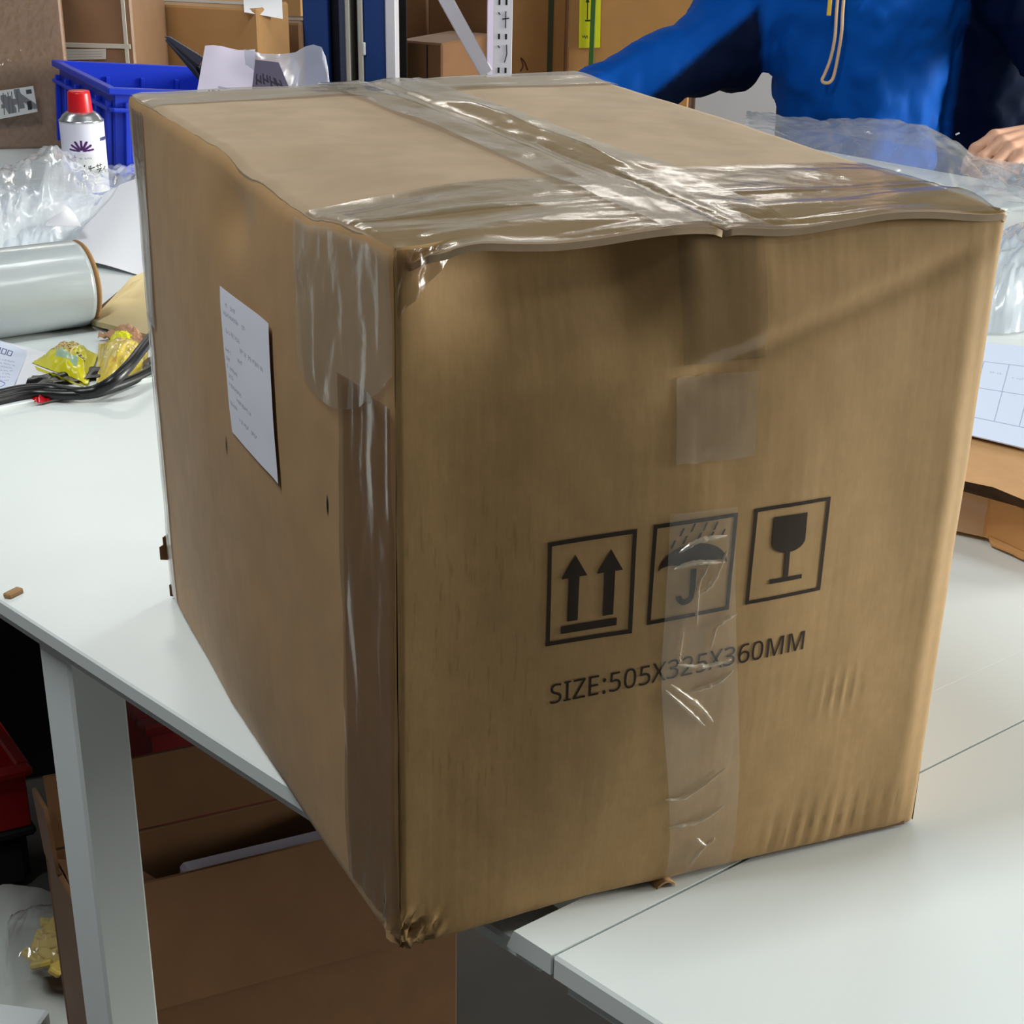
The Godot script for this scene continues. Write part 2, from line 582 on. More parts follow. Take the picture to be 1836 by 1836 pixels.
func front_texture() -> StandardMaterial3D:
	var w := 650
	var h := 720
	var data := PackedByteArray()
	data.resize(w * h * 3)
	var fine := FastNoiseLite.new()
	fine.seed = 77
	fine.frequency = 0.09
	var i := 0
	for y in h:
		for x in w:
			var u := float(x) / w
			var v := 1.0 - float(y) / h
			var k := 1.0 + 0.035 * fine.get_noise_2d(x * 2.5, y * 0.5) + 0.03 * fine.get_noise_2d(x * 0.4, y * 0.4 + 900.0)
			# rubbed flutes and scuffs
			var streak := smoothstep(0.25, 0.6, fine.get_noise_2d(x * 1.4, y * 0.16 + 300.0))
			k -= 0.10 * streak * smoothstep(0.30, 0.15, u) * smoothstep(0.15, 0.3, v) * smoothstep(0.75, 0.6, v)
			var worn := smoothstep(0.62, 0.72, u) * exp(-pow((v - 0.06) / 0.04, 2.0)) + exp(-pow((u - 0.775) / 0.05, 2.0) - pow((v - 0.30) / 0.025, 2.0))
			k -= 0.11 * worn * smoothstep(0.45, 1.0, sin(u * W * TAU / 0.0095 + 3.0 * fine.get_noise_2d(x * 0.3, 5.0))) * smoothstep(-0.2, 0.3, fine.get_noise_2d(x * 0.2, y * 0.3))
			k -= 0.25 * smoothstep(0.012, 0.0, v) * smoothstep(-0.2, 0.4, fine.get_noise_2d(x * 0.5, 40.0))
			data[i] = int(clampf(168.0 * k, 0, 255))
			data[i + 1] = int(clampf(133.0 * k, 0, 255))
			data[i + 2] = int(clampf(85.0 * k * (0.5 + 0.5 * k), 0, 255))
			i += 3
	var m := mat(Color.WHITE, 0.72, 0.45)
	m.albedo_texture = tex(Image.create_from_data(w, h, false, Image.FORMAT_RGB8, data))
	m.texture_repeat = false
	m.rim_enabled = true
	m.rim = 0.15
	m.rim_tint = 0.0
	return m

func on_front(pts: Array, lift := 0.0004) -> Array:
	var out := []
	for p in pts:
		out.append(front_at(p.x, p.y, lift))
	return out

func print_shape(st: SurfaceTool, outline: PackedVector2Array, lift := 0.0004) -> void:
	# an outline in carton-face millimetres, laid on the bulging front
	var idx := Geometry2D.triangulate_polygon(outline)
	for i in range(0, idx.size(), 3):
		var q := []
		for k in 3:
			q.append(outline[idx[i + k]])
		split_print(st, q[0], q[1], q[2], lift, 0)

func split_print(st: SurfaceTool, a: Vector2, b: Vector2, c: Vector2, lift: float, depth: int) -> void:
	var ab := a.distance_to(b)
	var bc := b.distance_to(c)
	var ca := c.distance_to(a)
	var m := maxf(ab, maxf(bc, ca))
	if m > 5.0 and depth < 8:
		if m == ab:
			split_print(st, a, (a + b) / 2, c, lift, depth + 1); split_print(st, (a + b) / 2, b, c, lift, depth + 1)
		elif m == bc:
			split_print(st, b, (b + c) / 2, a, lift, depth + 1); split_print(st, (b + c) / 2, c, a, lift, depth + 1)
		else:
			split_print(st, c, (c + a) / 2, b, lift, depth + 1); split_print(st, (c + a) / 2, a, b, lift, depth + 1)
		return
	if (b - a).cross(c - a) < 0:
		var t := b
		b = c
		c = t
	tri(st, front_mm(a, lift), front_mm(b, lift), front_mm(c, lift))

func front_mm(p: Vector2, lift: float) -> Vector3:
	# the artwork was measured as if the panel were flat; this puts it where it sits on the bulging panel
	var q := p
	p = Vector2(13.56 + 0.8192 * q.x - 0.0686 * q.y + 0.00045 * q.x * q.x + 0.0002 * q.y * q.y, -8.53 + 0.1637 * q.x + 1.0492 * q.y - 0.000057 * q.x * q.y - 0.00043 * q.x * q.x - 0.00017 * q.y * q.y)
	return front_at(p.x / 325.0, p.y / 360.0, lift)

func frame_print(st: SurfaceTool, c: Array, wd: float) -> void:
	# a square frame from its four outer corners (lower left first, counter-clockwise)
	var inner := []
	var mid: Vector2 = (c[0] + c[1] + c[2] + c[3]) / 4.0
	for p in c:
		var d: Vector2 = mid - p
		inner.append(p + Vector2(signf(d.x), signf(d.y)) * wd)
	for i in 4:
		var j := (i + 1) % 4
		print_shape(st, PackedVector2Array([c[i], c[j], inner[j], inner[i]]))

func ripple(a: float, x: float, y: float) -> float:
	return a * (n2(x, y) + 0.5 * absf(nz2.get_noise_2d(x * 1.7, y * 1.7)))

func tape_front(u0: float, u1: float, v0: float, v1: float, lift: float, amp: float, nu := 14, nv := 40, sx := 500.0, sy := 260.0) -> ArrayMesh:
	return grid_mesh(nu, nv, func(a, b):
		var u := lerpf(u0, u1, a)
		var v := lerpf(v0, v1, b) + 0.004 * n2(a * 300.0, b * 3.0) * (1.0 if b == 0.0 or b == 1.0 else 0.0)
		return front_at(u, v, lift + absf(ripple(amp, u * sx + u0 * 1000.0, v * sy + v0 * 700.0))))

func tape_left(w0: float, w1: float, v0: float, v1: float, lift: float, amp: float, nu := 16, nv := 40) -> ArrayMesh:
	return grid_mesh(nu, nv, func(a, b):
		var w := lerpf(w1, w0, a)
		var v := lerpf(v0, v1, b)
		return left_at(w, v, lift + absf(ripple(amp, w * 900.0 + v0 * 500.0, v * 150.0))))

func tape_top(u0: float, u1: float, w0: float, w1: float, lift: float, amp: float, nu := 50, nv := 20, sx := 120.0, sy := 700.0) -> ArrayMesh:
	return grid_mesh(nu, nv, func(a, b):
		var u := lerpf(u0, u1, a)
		var w := lerpf(w0, w1, b)
		return top_at(u, w, lift + absf(ripple(amp, u * sx + w0 * 400.0, w * sy + u0 * 300.0))))

func clear_strip() -> ArrayMesh:
	return grid_mesh(40, 140, func(a, b):
		var v := lerpf(0.012, 0.632, b)
		var u := lerpf(lerpf(0.476, 0.417, smoothstep(0.0, 0.7, b)), lerpf(0.602, 0.531, smoothstep(0.0, 1.0, b)), a)
		return front_at(u, v, 0.0009 + absf(ripple(0.0022, u * 300.0 + 430.0, v * 120.0))))

func crease(pts: Array) -> ArrayMesh:
	# a narrow lifted fold of clear tape along a path of panel coordinates
	var path := []
	for p in pts:
		path.append(Vector3(p.x, p.y, 0))
	return grid_mesh(6, 18, func(a, b):
		var c := along(path, b)
		var d := (along(path, minf(1.0, b + 0.03)) - along(path, maxf(0.0, b - 0.03))).normalized()
		var wd := 0.0036 * pow(sin(PI * clampf(b, 0.02, 0.98)), 0.5) * (1.0 + 0.6 * n2(b * 900.0, c.x * 3000.0))
		var q: Vector3 = c + Vector3(-d.y, d.x, 0) * (a - 0.5) * wd * 2.2
		return front_at(q.x, q.y, 0.0014 + wd * 0.55 * sin(PI * a)))

func build_carton() -> void:
	var t := thing("cardboard_box", "large brown cardboard box with printed handling symbols, bound in clear tape, on the white table", "box", Vector3(0, TOP, 0))
	obj("front_panel", grid_mesh(130, 110, func(a, b): return front_at(a, b)), front_texture(), t, "printed front panel with a crease across its upper right")
	obj("side_panel", grid_mesh(110, 80, func(a, b): return left_at(1.0 - a, b)), M.kraft, t, "plain side panel that carries the white paper label")
	obj("side_panel", grid_mesh(8, 8, func(a, b): return Vector3(lerpf(FC[1].x, FC[3].x, b) - 0.001 + 0.006 * bulge(a, b), lerpf(0.003, FC[3].y - 0.002, b), lerpf(FC[1].z - 0.001, BC[1].z, a))), M.kraft, t)
	obj("back_panel", grid_mesh(8, 8, func(a, b): return Vector3(lerpf(W, 0.0, a), lerpf(0.003, BC[2].y - 0.002, b), -D + 0.001)), M.kraft, t)
	obj("bottom_panel", box_mesh(Vector3(W / 2, 0.0035, -D / 2), Vector3(W - 0.008, 0.004, D - 0.008), 0.001), M.kraft_dark, t)
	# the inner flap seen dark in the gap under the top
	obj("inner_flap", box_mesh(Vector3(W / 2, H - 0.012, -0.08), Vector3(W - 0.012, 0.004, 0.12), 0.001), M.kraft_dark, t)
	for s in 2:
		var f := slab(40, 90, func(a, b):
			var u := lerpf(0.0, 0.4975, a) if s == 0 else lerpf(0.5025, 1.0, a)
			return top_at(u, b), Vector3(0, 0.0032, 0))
		obj("top_flap", f, M.kraft_top_sheen, t)
	# printed handling symbols
	var st := S()
	frame_print(st, [Vector2(78.6, 158.8), Vector2(127.2, 158.4), Vector2(126.9, 214.8), Vector2(77.7, 214.6)], 2.3)
	for x in [93.2, 113.0]:
		print_shape(st, PackedVector2Array([Vector2(x - 2.9, 170.5), Vector2(x + 2.9, 170.5), Vector2(x + 2.9, 194.0), Vector2(x + 7.2, 194.0), Vector2(x, 206.0), Vector2(x - 7.2, 194.0), Vector2(x - 2.9, 194.0)]))
	print_shape(st, PackedVector2Array([Vector2(87.0, 164.2), Vector2(118.2, 164.2), Vector2(118.2, 168.4), Vector2(87.0, 168.4)]))
	obj("printed_symbol", done(st), M.ink, t, "two upward arrows in a square frame")
	st = S()
	frame_print(st, [Vector2(135.4, 161.6), Vector2(182.7, 163.2), Vector2(183.4, 216.4), Vector2(135.9, 215.6)], 2.1)
	var cup := PackedVector2Array()
	for i in 17:
		var a := PI * i / 16.0
		cup.append(Vector2(159.6 + 19.5 * cos(a), 190.0 + 12.8 * sin(a)))
	for i in 3:
		for k in 4:
			var a := PI * (k + 1) / 5.0
			cup.append(Vector2(159.6 - 19.5 + 13.0 * i + 6.5 - 6.5 * cos(a), 190.0 + 2.6 * sin(a)))
	print_shape(st, cup)
	print_shape(st, PackedVector2Array([Vector2(158.6, 189), Vector2(158.6, 175), Vector2(161.8, 175), Vector2(161.8, 189)]))
	for i in 8:
		var a := PI + PI * i / 8.0
		var b := PI + PI * (i + 1) / 8.0
		var c0 := Vector2(156.4, 175.2)
		print_shape(st, PackedVector2Array([c0 + Vector2(cos(a), sin(a)) * 2.4, c0 + Vector2(cos(a), sin(a)) * 5.4, c0 + Vector2(cos(b), sin(b)) * 5.4, c0 + Vector2(cos(b), sin(b)) * 2.4]))
	for q in [[152, 210], [158, 211.5], [165, 211.5], [171, 211], [154, 205.6], [162, 206.4], [169, 206.0], [175.5, 206.5], [147.5, 204]]:
		var p := Vector2(q[0], q[1])
		print_shape(st, PackedVector2Array([p + Vector2(-1.6, -2.2), p + Vector2(-0.4, -2.2), p + Vector2(1.5, 2.0), p + Vector2(0.3, 2.0)]))
	obj("printed_symbol", done(st), M.ink, t, "umbrella under rain in a square frame")
	st = S()
	frame_print(st, [Vector2(192.4, 164.4), Vector2(238.5, 165.9), Vector2(238.7, 218.6), Vector2(193.1, 217.2)], 2.0)
	var bowl := PackedVector2Array([Vector2(205.2, 211.2), Vector2(205.0, 197.0)])
	for i in 13:
		var a := PI + PI * i / 12.0
		bowl.append(Vector2(215.3 + 10.2 * cos(a), 197.0 + 6.4 * sin(a)))
	bowl.append(Vector2(225.2, 211.6))
	print_shape(st, bowl)
	print_shape(st, PackedVector2Array([Vector2(213.7, 192), Vector2(213.9, 177), Vector2(216.9, 177), Vector2(216.7, 192)]))
	print_shape(st, PackedVector2Array([Vector2(206.0, 174.2), Vector2(225.6, 174.6), Vector2(225.6, 177.0), Vector2(206.0, 176.8)]))
	obj("printed_symbol", done(st), M.ink, t, "wine glass in a square frame")
	# the size line
	var tm := TextMesh.new()
	var font := SystemFont.new()
	font.font_names = PackedStringArray(["Droid Sans"])
	tm.font = font
	tm.text = "SIZE:505X325X360MM"
	tm.font_size = 64
	tm.pixel_size = 0.001
	tm.depth = 0.0
	tm.curve_step = 1.0
	var arr: Array = tm.surface_get_arrays(0)
	var vs: PackedVector3Array = arr[Mesh.ARRAY_VERTEX]
	var ids: PackedInt32Array = arr[Mesh.ARRAY_INDEX]
	var lo := Vector2(1e9, 1e9)
	var hi := -lo
	for p in vs:
		lo = lo.min(Vector2(p.x, p.y))
		hi = hi.max(Vector2(p.x, p.y))
	st = S()
	for i in range(0, ids.size(), 3):
		var q := []
		for k in 3:
			var p := vs[ids[i + k]]
			var x := (p.x - lo.x) / (hi.x - lo.x)
			q.append(Vector2(82.2 + 149.6 * x, 125.0 + 6.6 * x + 11.6 * (p.y - lo.y) / (hi.y - lo.y)))
		if absf((q[1] - q[0]).cross(q[2] - q[0])) > 1e-6:
			split_print(st, q[0], q[1], q[2], 0.0004, 3)
	obj("printed_text", done(st), M.ink, t, "printed size line")
	# tape: over the front edge, along the seam, down the front, on the corners
	obj("packing_tape", tape_top(0.0, 1.0, -0.004, 0.135, 0.0010, 0.0022, 90, 26, 90.0, 900.0), M.tape, t)
	obj("packing_tape", tape_top(0.0, 0.99, 0.125, 0.252, 0.0007, 0.0012, 90, 22, 90.0, 600.0), M.tape, t)
	obj("packing_tape", grid_mesh(40, 90, func(a, b):
		var u := lerpf(0.395, 0.615, a)
		var ridge := exp(-pow((a - 0.62 - 0.06 * sin(b * 5.0)) / 0.06, 2.0)) * smoothstep(0.22, 0.36, b) * smoothstep(0.8, 0.66, b)
		return top_at(u, b, 0.0022 + 0.0042 * ridge + absf(ripple(0.0026, a * 70.0, b * 190.0)))), M.tape, t)
	obj("packing_tape", grid_mesh(40, 12, func(a, b):
		var u: float = a
		return top_at(u, lerpf(0.87, 0.998, b), 0.0009 + absf(ripple(0.0022, u * 90.0, b * 60.0)))), M.tape, t)
	obj("packing_tape", tape_front(0.432, 0.570, 0.830, 0.988, 0.0009, 0.0016), M.tape_olive, t, "short piece of brown tape at the top of the printed panel")
	obj("packing_tape", tape_front(0.422, 0.556, 0.700, 0.815, 0.0009, 0.0018), M.tape_pale, t, "square of pale tape in the middle of the printed panel")
	obj("packing_tape", clear_strip(), M.tape_faint, t, "wrinkled clear tape over the umbrella symbol")
	# lifted creases of the strip; their pale film also carries painted glints
	for q in [[Vector2(0.4864, 0.5527), Vector2(0.4696, 0.5215), Vector2(0.4731, 0.4615)], [Vector2(0.5161, 0.5696), Vector2(0.4955, 0.5265), Vector2(0.4744, 0.5108)], [Vector2(0.5437, 0.4706), Vector2(0.5093, 0.4563), Vector2(0.5014, 0.4179)], [Vector2(0.4503, 0.4559), Vector2(0.4454, 0.4261), Vector2(0.4490, 0.4079)], [Vector2(0.4280, 0.3660), Vector2(0.4714, 0.3274), Vector2(0.5081, 0.2928)], [Vector2(0.4369, 0.3738), Vector2(0.4911, 0.3315), Vector2(0.5218, 0.2980)], [Vector2(0.4455, 0.4040), Vector2(0.4959, 0.3947), Vector2(0.5419, 0.3984)], [Vector2(0.4741, 0.3564), Vector2(0.5138, 0.3619), Vector2(0.5483, 0.3792)], [Vector2(0.4499, 0.1739), Vector2(0.4913, 0.1738), Vector2(0.5593, 0.2111)], [Vector2(0.4639, 0.1192), Vector2(0.5208, 0.1197), Vector2(0.5685, 0.1414)], [Vector2(0.4343, 0.5750), Vector2(0.4661, 0.5894), Vector2(0.5142, 0.5919)], [Vector2(0.4276, 0.5513), Vector2(0.4590, 0.5576), Vector2(0.5137, 0.5526)], [Vector2(0.5163, 0.0199), Vector2(0.5287, 0.0521), Vector2(0.5504, 0.0741)], [Vector2(0.5222, 0.0870), Vector2(0.5427, 0.0691), Vector2(0.5604, 0.0785)]]:
		obj("tape_crease", crease(q), M.tape_lifted_glint, t)
	obj("packing_tape", grid_mesh(30, 60, func(a, b):
		var w := lerpf(lerpf(0.225, 0.268, b), 0.0, a)
		var v := lerpf(0.745 + 0.05 * pow((w - 0.175) / 0.075, 2.0) * (1.0 if w > 0.175 else 0.35), 0.992, b)
		return left_at(w, v, 0.001 + absf(ripple(0.0035, w * 900.0, v * 160.0)))), M.tape_clear, t, "wrinkled clear tape folded down over the near top corner")
	obj("packing_tape", tape_left(0.0, 0.132, 0.03, 0.80, 0.0008, 0.0026, 24, 70), M.tape_brown, t, "brown tape along the near upright edge")
	# crumpled tape over the near top corner
	obj("packing_tape", grid_mesh(30, 16, func(a, b):
		var u := lerpf(0.0, 0.13, a)
		var v := lerpf(0.998 - 0.085 * pow(1.0 - a, 1.4), 0.999, b)
		return front_at(u, v, 0.004 + absf(ripple(0.0045, u * 1500.0, v * 900.0)))), M.tape_brown, t, "crumpled brown tape over the near top corner")
	obj("packing_tape", tape_left(0.905, 0.985, 0.60, 0.985, 0.0009, 0.0015), M.tape_brown, t, "short brown tape at the far upright edge")
	obj("packing_tape", tape_left(0.93, 0.998, 0.02, 0.61, 0.0010, 0.0012), M.tape_pale, t, "pale tape along the far upright edge")
	# torn scraps on the far upright edge
	for q in [[0.13, 0.007, 0.010], [0.105, 0.010, 0.016], [0.02, 0.005, 0.014]]:
		var y0: float = q[0] * H
		obj("torn_flap", slab(3, 4, func(a, b): return Vector3(0.001 - q[1] * a, y0 + q[2] * (b - 0.5) * (1.0 - 0.4 * a), -D + 0.004 + 0.004 * a), Vector3(0, 0, 0.0012)), M.kraft_dark, t)
	# two small nicks in the side panel
	for q in [Vector2(0.1711, 0.5969), Vector2(0.4818, 0.5559)]:
		obj("nick", grid_mesh(2, 8, func(a, b): return left_at(q.x + 0.003 * (a - 0.5) * sin(PI * b), q.y + 0.034 * (b - 0.5), 0.0005)), M.ink, t, "dark nick")
	# a flap edge that peeps out below the front
	obj("torn_flap", slab(12, 3, func(a, b): return Vector3(lerpf(0.150, 0.162, a), 0.0006 + 0.003 * sin(PI * a) + 0.001 * b, lerpf(-0.01, 0.004, b)), Vector3(0, 0.0012, 0)), M.kraft, t)
	var im := canvas(420, 350, Color8(226, 226, 238))
	rng.seed = 4
	var rows := [[30, 40, 90], [52, 20, 190], [92, 40, 120], [112, 150, 200], [140, 20, 60], [140, 130, 40], [160, 20, 40], [180, 20, 90], [200, 20, 50], [222, 20, 120], [244, 90, 130], [268, 20, 70], [288, 100, 150]]
	for r in rows:
		small_print(im, r[1], r[0], r[2], 11, Color8(120, 120, 140))
	obj("paper_label", grid_mesh(12, 12, func(a, b):
		var w := lerpf(lerpf(0.452, 0.492, b), lerpf(0.293, 0.318, b), a)
		var v := lerpf(lerpf(0.590, 0.575, a), lerpf(0.807, 0.805, a), b)
		return left_at(w, v, 0.0009 + 0.0012 * pow(a, 6.0))), printed(im, 0.7), t, "white paper label with rows of faint grey print")

# ------------------------------------------------------------------ the packing table
func build_table() -> void:
	var at := TABLE_AT
	var a := thing("packing_table", "white-topped steel packing table under the big taped box, with a grey square leg", "table", at, TABLE_YAW)
	var wd := 2.24
	# top sheets: 12 mm boards, y from TOP - 0.012 to TOP
	var st := S(true)
	# one board, with a piece missing from its edge just behind the seam
	cbox(st, Vector3(wd / 2, TOP - 0.0065, -0.5515), Vector3(wd, 0.013, 0.975), 0.0015)
	cbox(st, Vector3(wd / 2 + 0.05, TOP - 0.0065, -0.05), Vector3(wd - 0.1, 0.0129, 0.045), 0.0003)
	var y0 := TOP - 0.013
	var l := [Vector3(0, y0, -0.0355), Vector3(0, TOP, -0.030), Vector3(0, TOP, -0.0004), Vector3(0, y0, -0.0004)]
	var r := []
	for p in l:
		r.append(p + Vector3(wd, 0, 0))
	var mid := Vector3(wd / 2, TOP - 0.006, -0.016)
	poly(st, l, mid)
	poly(st, r, mid)
	for i in 4:
		poly(st, [l[i], l[(i + 1) % 4], r[(i + 1) % 4], r[i]], mid)
	obj("table_top", done(st), M.table, a)
	for z in [[-1.03, 0.0]]:
		for x in [0.006, wd - 0.05]:
			obj("side_rail", box_mesh(Vector3(x + 0.022, TOP - 0.0185, z[0] / 2.0 - 0.01), Vector3(0.044, 0.010, 1.02), 0.002), M.steel, a)
	for x in [[0.012, -0.582], [wd - 0.06, -0.582], [0.012, -0.075], [wd - 0.06, -0.075]]:
		if x[1] > -0.1 and x[0] < 0.5:
			continue
		leg(a, x[0], x[1])
	leg(a, 0.42, -0.09)
	wd = 2.14
	var far_a := thing("packing_table", "white-topped table whose edge runs behind the black cable and yellow bags", "table", at, TABLE_YAW)
	obj("table_top", box_mesh(Vector3(wd / 2, TOP - 0.0065, -1.745), Vector3(wd, 0.013, 1.405), 0.0015), M.table, far_a)
	obj("edge_strip", box_mesh(Vector3(wd / 2, TOP + 0.001, -1.049), Vector3(wd, 0.006, 0.012), 0.001), M.steel, far_a, "raised grey edge strip")
	for x in [0.006, wd - 0.05]:
		obj("side_rail", box_mesh(Vector3(x + 0.022, TOP - 0.0185, -1.745), Vector3(0.044, 0.010, 1.4), 0.002), M.steel, far_a)
	for x in [[0.5, -2.3], [wd - 0.06, -2.3], [wd - 0.06, -1.2], [0.9, -1.25]]:
		leg(far_a, x[0], x[1])
	wd = 2.24
	var near := thing("packing_table", "white tabletop at the lower right, joined to the box's table by a thin seam", "table", at, TABLE_YAW)
	obj("table_top", box_mesh(Vector3(wd / 2, TOP - 0.0075, 0.4515), Vector3(wd, 0.0155, 0.9022), 0.0018), M.table, near)
	for x in [0.006, wd - 0.05]:
		obj("side_rail", box_mesh(Vector3(x + 0.022, TOP - 0.021, 0.455), Vector3(0.044, 0.010, 0.90), 0.002), M.steel, near)
	for x in [[0.5, 0.12], [wd - 0.06, 0.12], [wd - 0.06, 0.82], [0.5, 0.82]]:
		leg(near, x[0], x[1])

func leg(t: Node3D, x: float, z: float) -> void:
	var h := TOP - 0.0235
	var st := S(true)
	cbox(st, Vector3(x + 0.0225, h / 2 + 0.002, z + 0.0225), Vector3(0.045, h - 0.004, 0.045), 0.0025)
	cbox(st, Vector3(x + 0.0225, 0.003, z + 0.0225), Vector3(0.06, 0.006, 0.06), 0.001)
	obj("leg", done(st), M.steel, t)

# ------------------------------------------------------------------ small things on the left of the table
func build_left_side() -> void:
	# roll of stretch film lying on its side, along the table
	var c := Vector3(0.0276, 0.7975, -1.3090)
	var roll := thing("stretch_film_roll", "thick roll of clear stretch film on a brown core lying on the white table", "film roll", c)
	var end := Vector3(0.0971, 0.7975, -1.3254) - c
	var ax := end.normalized()
	var bs := Basis(Vector3.UP.cross(ax).normalized(), ax, ax.cross(Vector3.UP.cross(ax)).normalized())
	var xf := Transform3D(bs, end - ax * 0.36)
	var fm := mat(Color8(158, 165, 168), 0.22, 0.6)
	fm.normal_enabled = true
	fm.normal_texture = noise_tex(61, 0.02, true, 2.0)
	fm.normal_scale = 0.25
	fm.uv1_scale = Vector3(1, 0.2, 1)
	obj("film_winding", lathe([Vector2(0.038, 0.0), Vector2(0.046, 0.002), Vector2(0.0475, 0.006), Vector2(0.0475, 0.352), Vector2(0.046, 0.357), Vector2(0.038, 0.3575)], 56, xf), fm, roll)
	obj("core", lathe([Vector2(0.032, -0.01), Vector2(0.0405, -0.01), Vector2(0.0405, 0.0), Vector2(0.0405, 0.357), Vector2(0.0455, 0.358), Vector2(0.0468, 0.361), Vector2(0.0452, 0.3635), Vector2(0.032, 0.3635), Vector2(0.032, -0.01)], 48, xf), mat(Color8(140, 104, 62), 0.8), roll, "brown cardboard core")
	# beige board lying tilted next to the roll
	var bm := mat(Color8(172, 155, 116), 0.7)
	var b := obj("card_sheet", slab(6, 6, quad_patch(Vector3(0.0984, 0.7620, -1.2958), Vector3(0.1550, 0.7620, -1.1944), Vector3(0.2402, 0.7700, -1.5216), Vector3(0.1538, 0.8000, -1.3243)), Vector3(0, 0.006, 0)), bm)
	tag(b, "beige card board leaning between the film roll and the box", "card")
	var shade := obj("card_sheet", slab(4, 4, quad_patch(Vector3(0.0956, 0.7540, -1.3303), Vector3(0.1582, 0.7540, -1.2105), Vector3(0.2202, 0.7540, -1.4433), Vector3(0.1657, 0.7540, -1.4614)), Vector3(0, 0.003, 0)), mat(Color8(96, 72, 44), 0.8))  # dark sheet standing in for the shadow under the beige board
	tag(shade, "flat brown sheet painted as the shadow under the beige board", "card")
	# white paper sheets that curl up behind the roll
	var pw := obj("paper_sheet", slab(16, 16, func(u, v):
		var p: Vector3 = quad_patch(Vector3(0.1285, 0.7500, -1.6537), Vector3(0.2343, 0.7500, -1.5035), Vector3(0.3613, 0.7500, -1.9635), Vector3(0.2525, 0.7500, -1.9618)).call(u, v)
		return p + Vector3(0, 0.004 + 0.055 * pow(v, 1.6) * (0.4 + 0.6 * u) + 0.004 * sin(u * 5.0), 0), Vector3(0, 0.0006, 0)), M.paper)
	tag(pw, "large white paper sheet curling up beside the box, behind the film roll", "paper")
	var pw2 := obj("paper_sheet", slab(10, 8, func(u, v):
		var p: Vector3 = quad_patch(Vector3(0.1280, 0.7500, -1.7387), Vector3(0.1729, 0.7500, -1.7243), Vector3(0.1803, 0.7500, -1.8083), Vector3(0.1512, 0.7500, -1.8252)).call(u, v)
		return p + Vector3(0, 0.03 + 0.012 * sin(u * PI) * v, 0), Vector3(0, 0.0006, 0)), M.paper)
	tag(pw2, "small white paper scrap on the plastic film above the roll", "paper")
	# heap of thin plastic film
	film("plastic_film", "crumpled heap of clear plastic film piled round the spray can", "plastic film", [Vector3(0.0102, 0.7500, -1.6582), Vector3(0.0854, 0.7500, -1.7307), Vector3(0.1611, 0.7500, -1.7800), Vector3(0.2360, 0.7500, -1.8825), Vector3(0.3352, 0.7500, -2.0629)], [Vector3(0.0827, 0.7500, -2.1721), Vector3(0.1497, 0.7500, -2.2247), Vector3(0.2223, 0.7500, -2.2433), Vector3(0.2732, 0.7500, -2.1879), Vector3(0.3567, 0.7500, -2.2241)], [0.05, 0.06, 0.085, 0.045, 0.03], 0.016, M.film, 1, 0.30)
	film("plastic_film", "grey folded plastic sheet lying flat below the crumpled film heap", "plastic film", [Vector3(0.0022, 0.7500, -1.7014), Vector3(0.0594, 0.7500, -1.7037), Vector3(0.1144, 0.7500, -1.7286), Vector3(0.1854, 0.7500, -1.7875)], [Vector3(0.0461, 0.7500, -2.0253), Vector3(0.1121, 0.7500, -2.0398), Vector3(0.1870, 0.7500, -2.0481), Vector3(0.2779, 0.7500, -2.0431)], [0.05, 0.05, 0.04, 0.02], 0.008, M.film_thick, 2, 0.5)
	spray_can()
	crate()
	# the note, the printed bag and the scissors stuck in the crate
	var im := canvas(128, 128, Color8(218, 208, 228))
	var pr := Color8(120, 20, 60)
	ink(im, [Vector2(28, 112), Vector2(30, 126)], 3, pr)
	ink(im, [Vector2(36, 126), Vector2(36, 112), Vector2(46, 118), Vector2(36, 122)], 3, pr)
	ink(im, [Vector2(50, 112), Vector2(58, 126)], 3, pr)
	ink(im, [Vector2(60, 114), Vector2(52, 126)], 3, pr)
	ink(im, [Vector2(96, 124), Vector2(100, 112)], 5, Color8(70, 10, 30))
	ink(im, [Vector2(50, 104), Vector2(66, 106)], 5, Color8(170, 160, 185))
	var nt := obj("note_card", slab(6, 6, func(u, v):
		var p: Vector3 = quad_patch(Vector3(0.4330, 0.8870, -2.1001), Vector3(0.5111, 0.8858, -2.0647), Vector3(0.5355, 0.9477, -2.1195), Vector3(0.4648, 0.9523, -2.1515)).call(u, v)
		return p + Vector3(0, 0.002 * sin(u * 7.0) * v, 0), Vector3(0.0002, 0, -0.0008)), printed(im, 0.8))
	tag(nt, "lilac white note with dark red marks standing up in the blue crate", "note")
	var bag := thing("plastic_bag", "translucent white plastic bag with dark print, standing beside the lilac note", "plastic bag", Vector3(0.5758, 0.8817, -2.0792))
	var o: Vector3 = bag.position
	var outline := [[438, 88], [470, 96], [500, 97], [530, 94], [548, 84], [562, 80], [576, 84], [584, 100], [592, 140]]
	obj("bag_film", grid_mesh(32, 12, func(u, v):
		var x: float = u * (outline.size() - 1)
		var i := mini(int(x), outline.size() - 2)
		var k: float = x - i
		var px := lerpf(outline[i][0], outline[i + 1][0], k)
		var py := lerpf(outline[i][1], outline[i + 1][1], k)
		var top := bag_point(px, py)
		var low := bag_point(lerpf(px, 515.0, 0.1), 186.0)
		return low.lerp(top, v) - o + Vector3(0, 0, 0.02 * sin(u * 9.0) * sin(v * PI) + 0.006 * n2(u * 300.0, v * 200.0))), clear(Color8(206, 206, 222), 0.62, 0.2, 0.5, 0.3, 7.0), bag)
	var pi := canvas(96, 80, Color8(92, 84, 108))
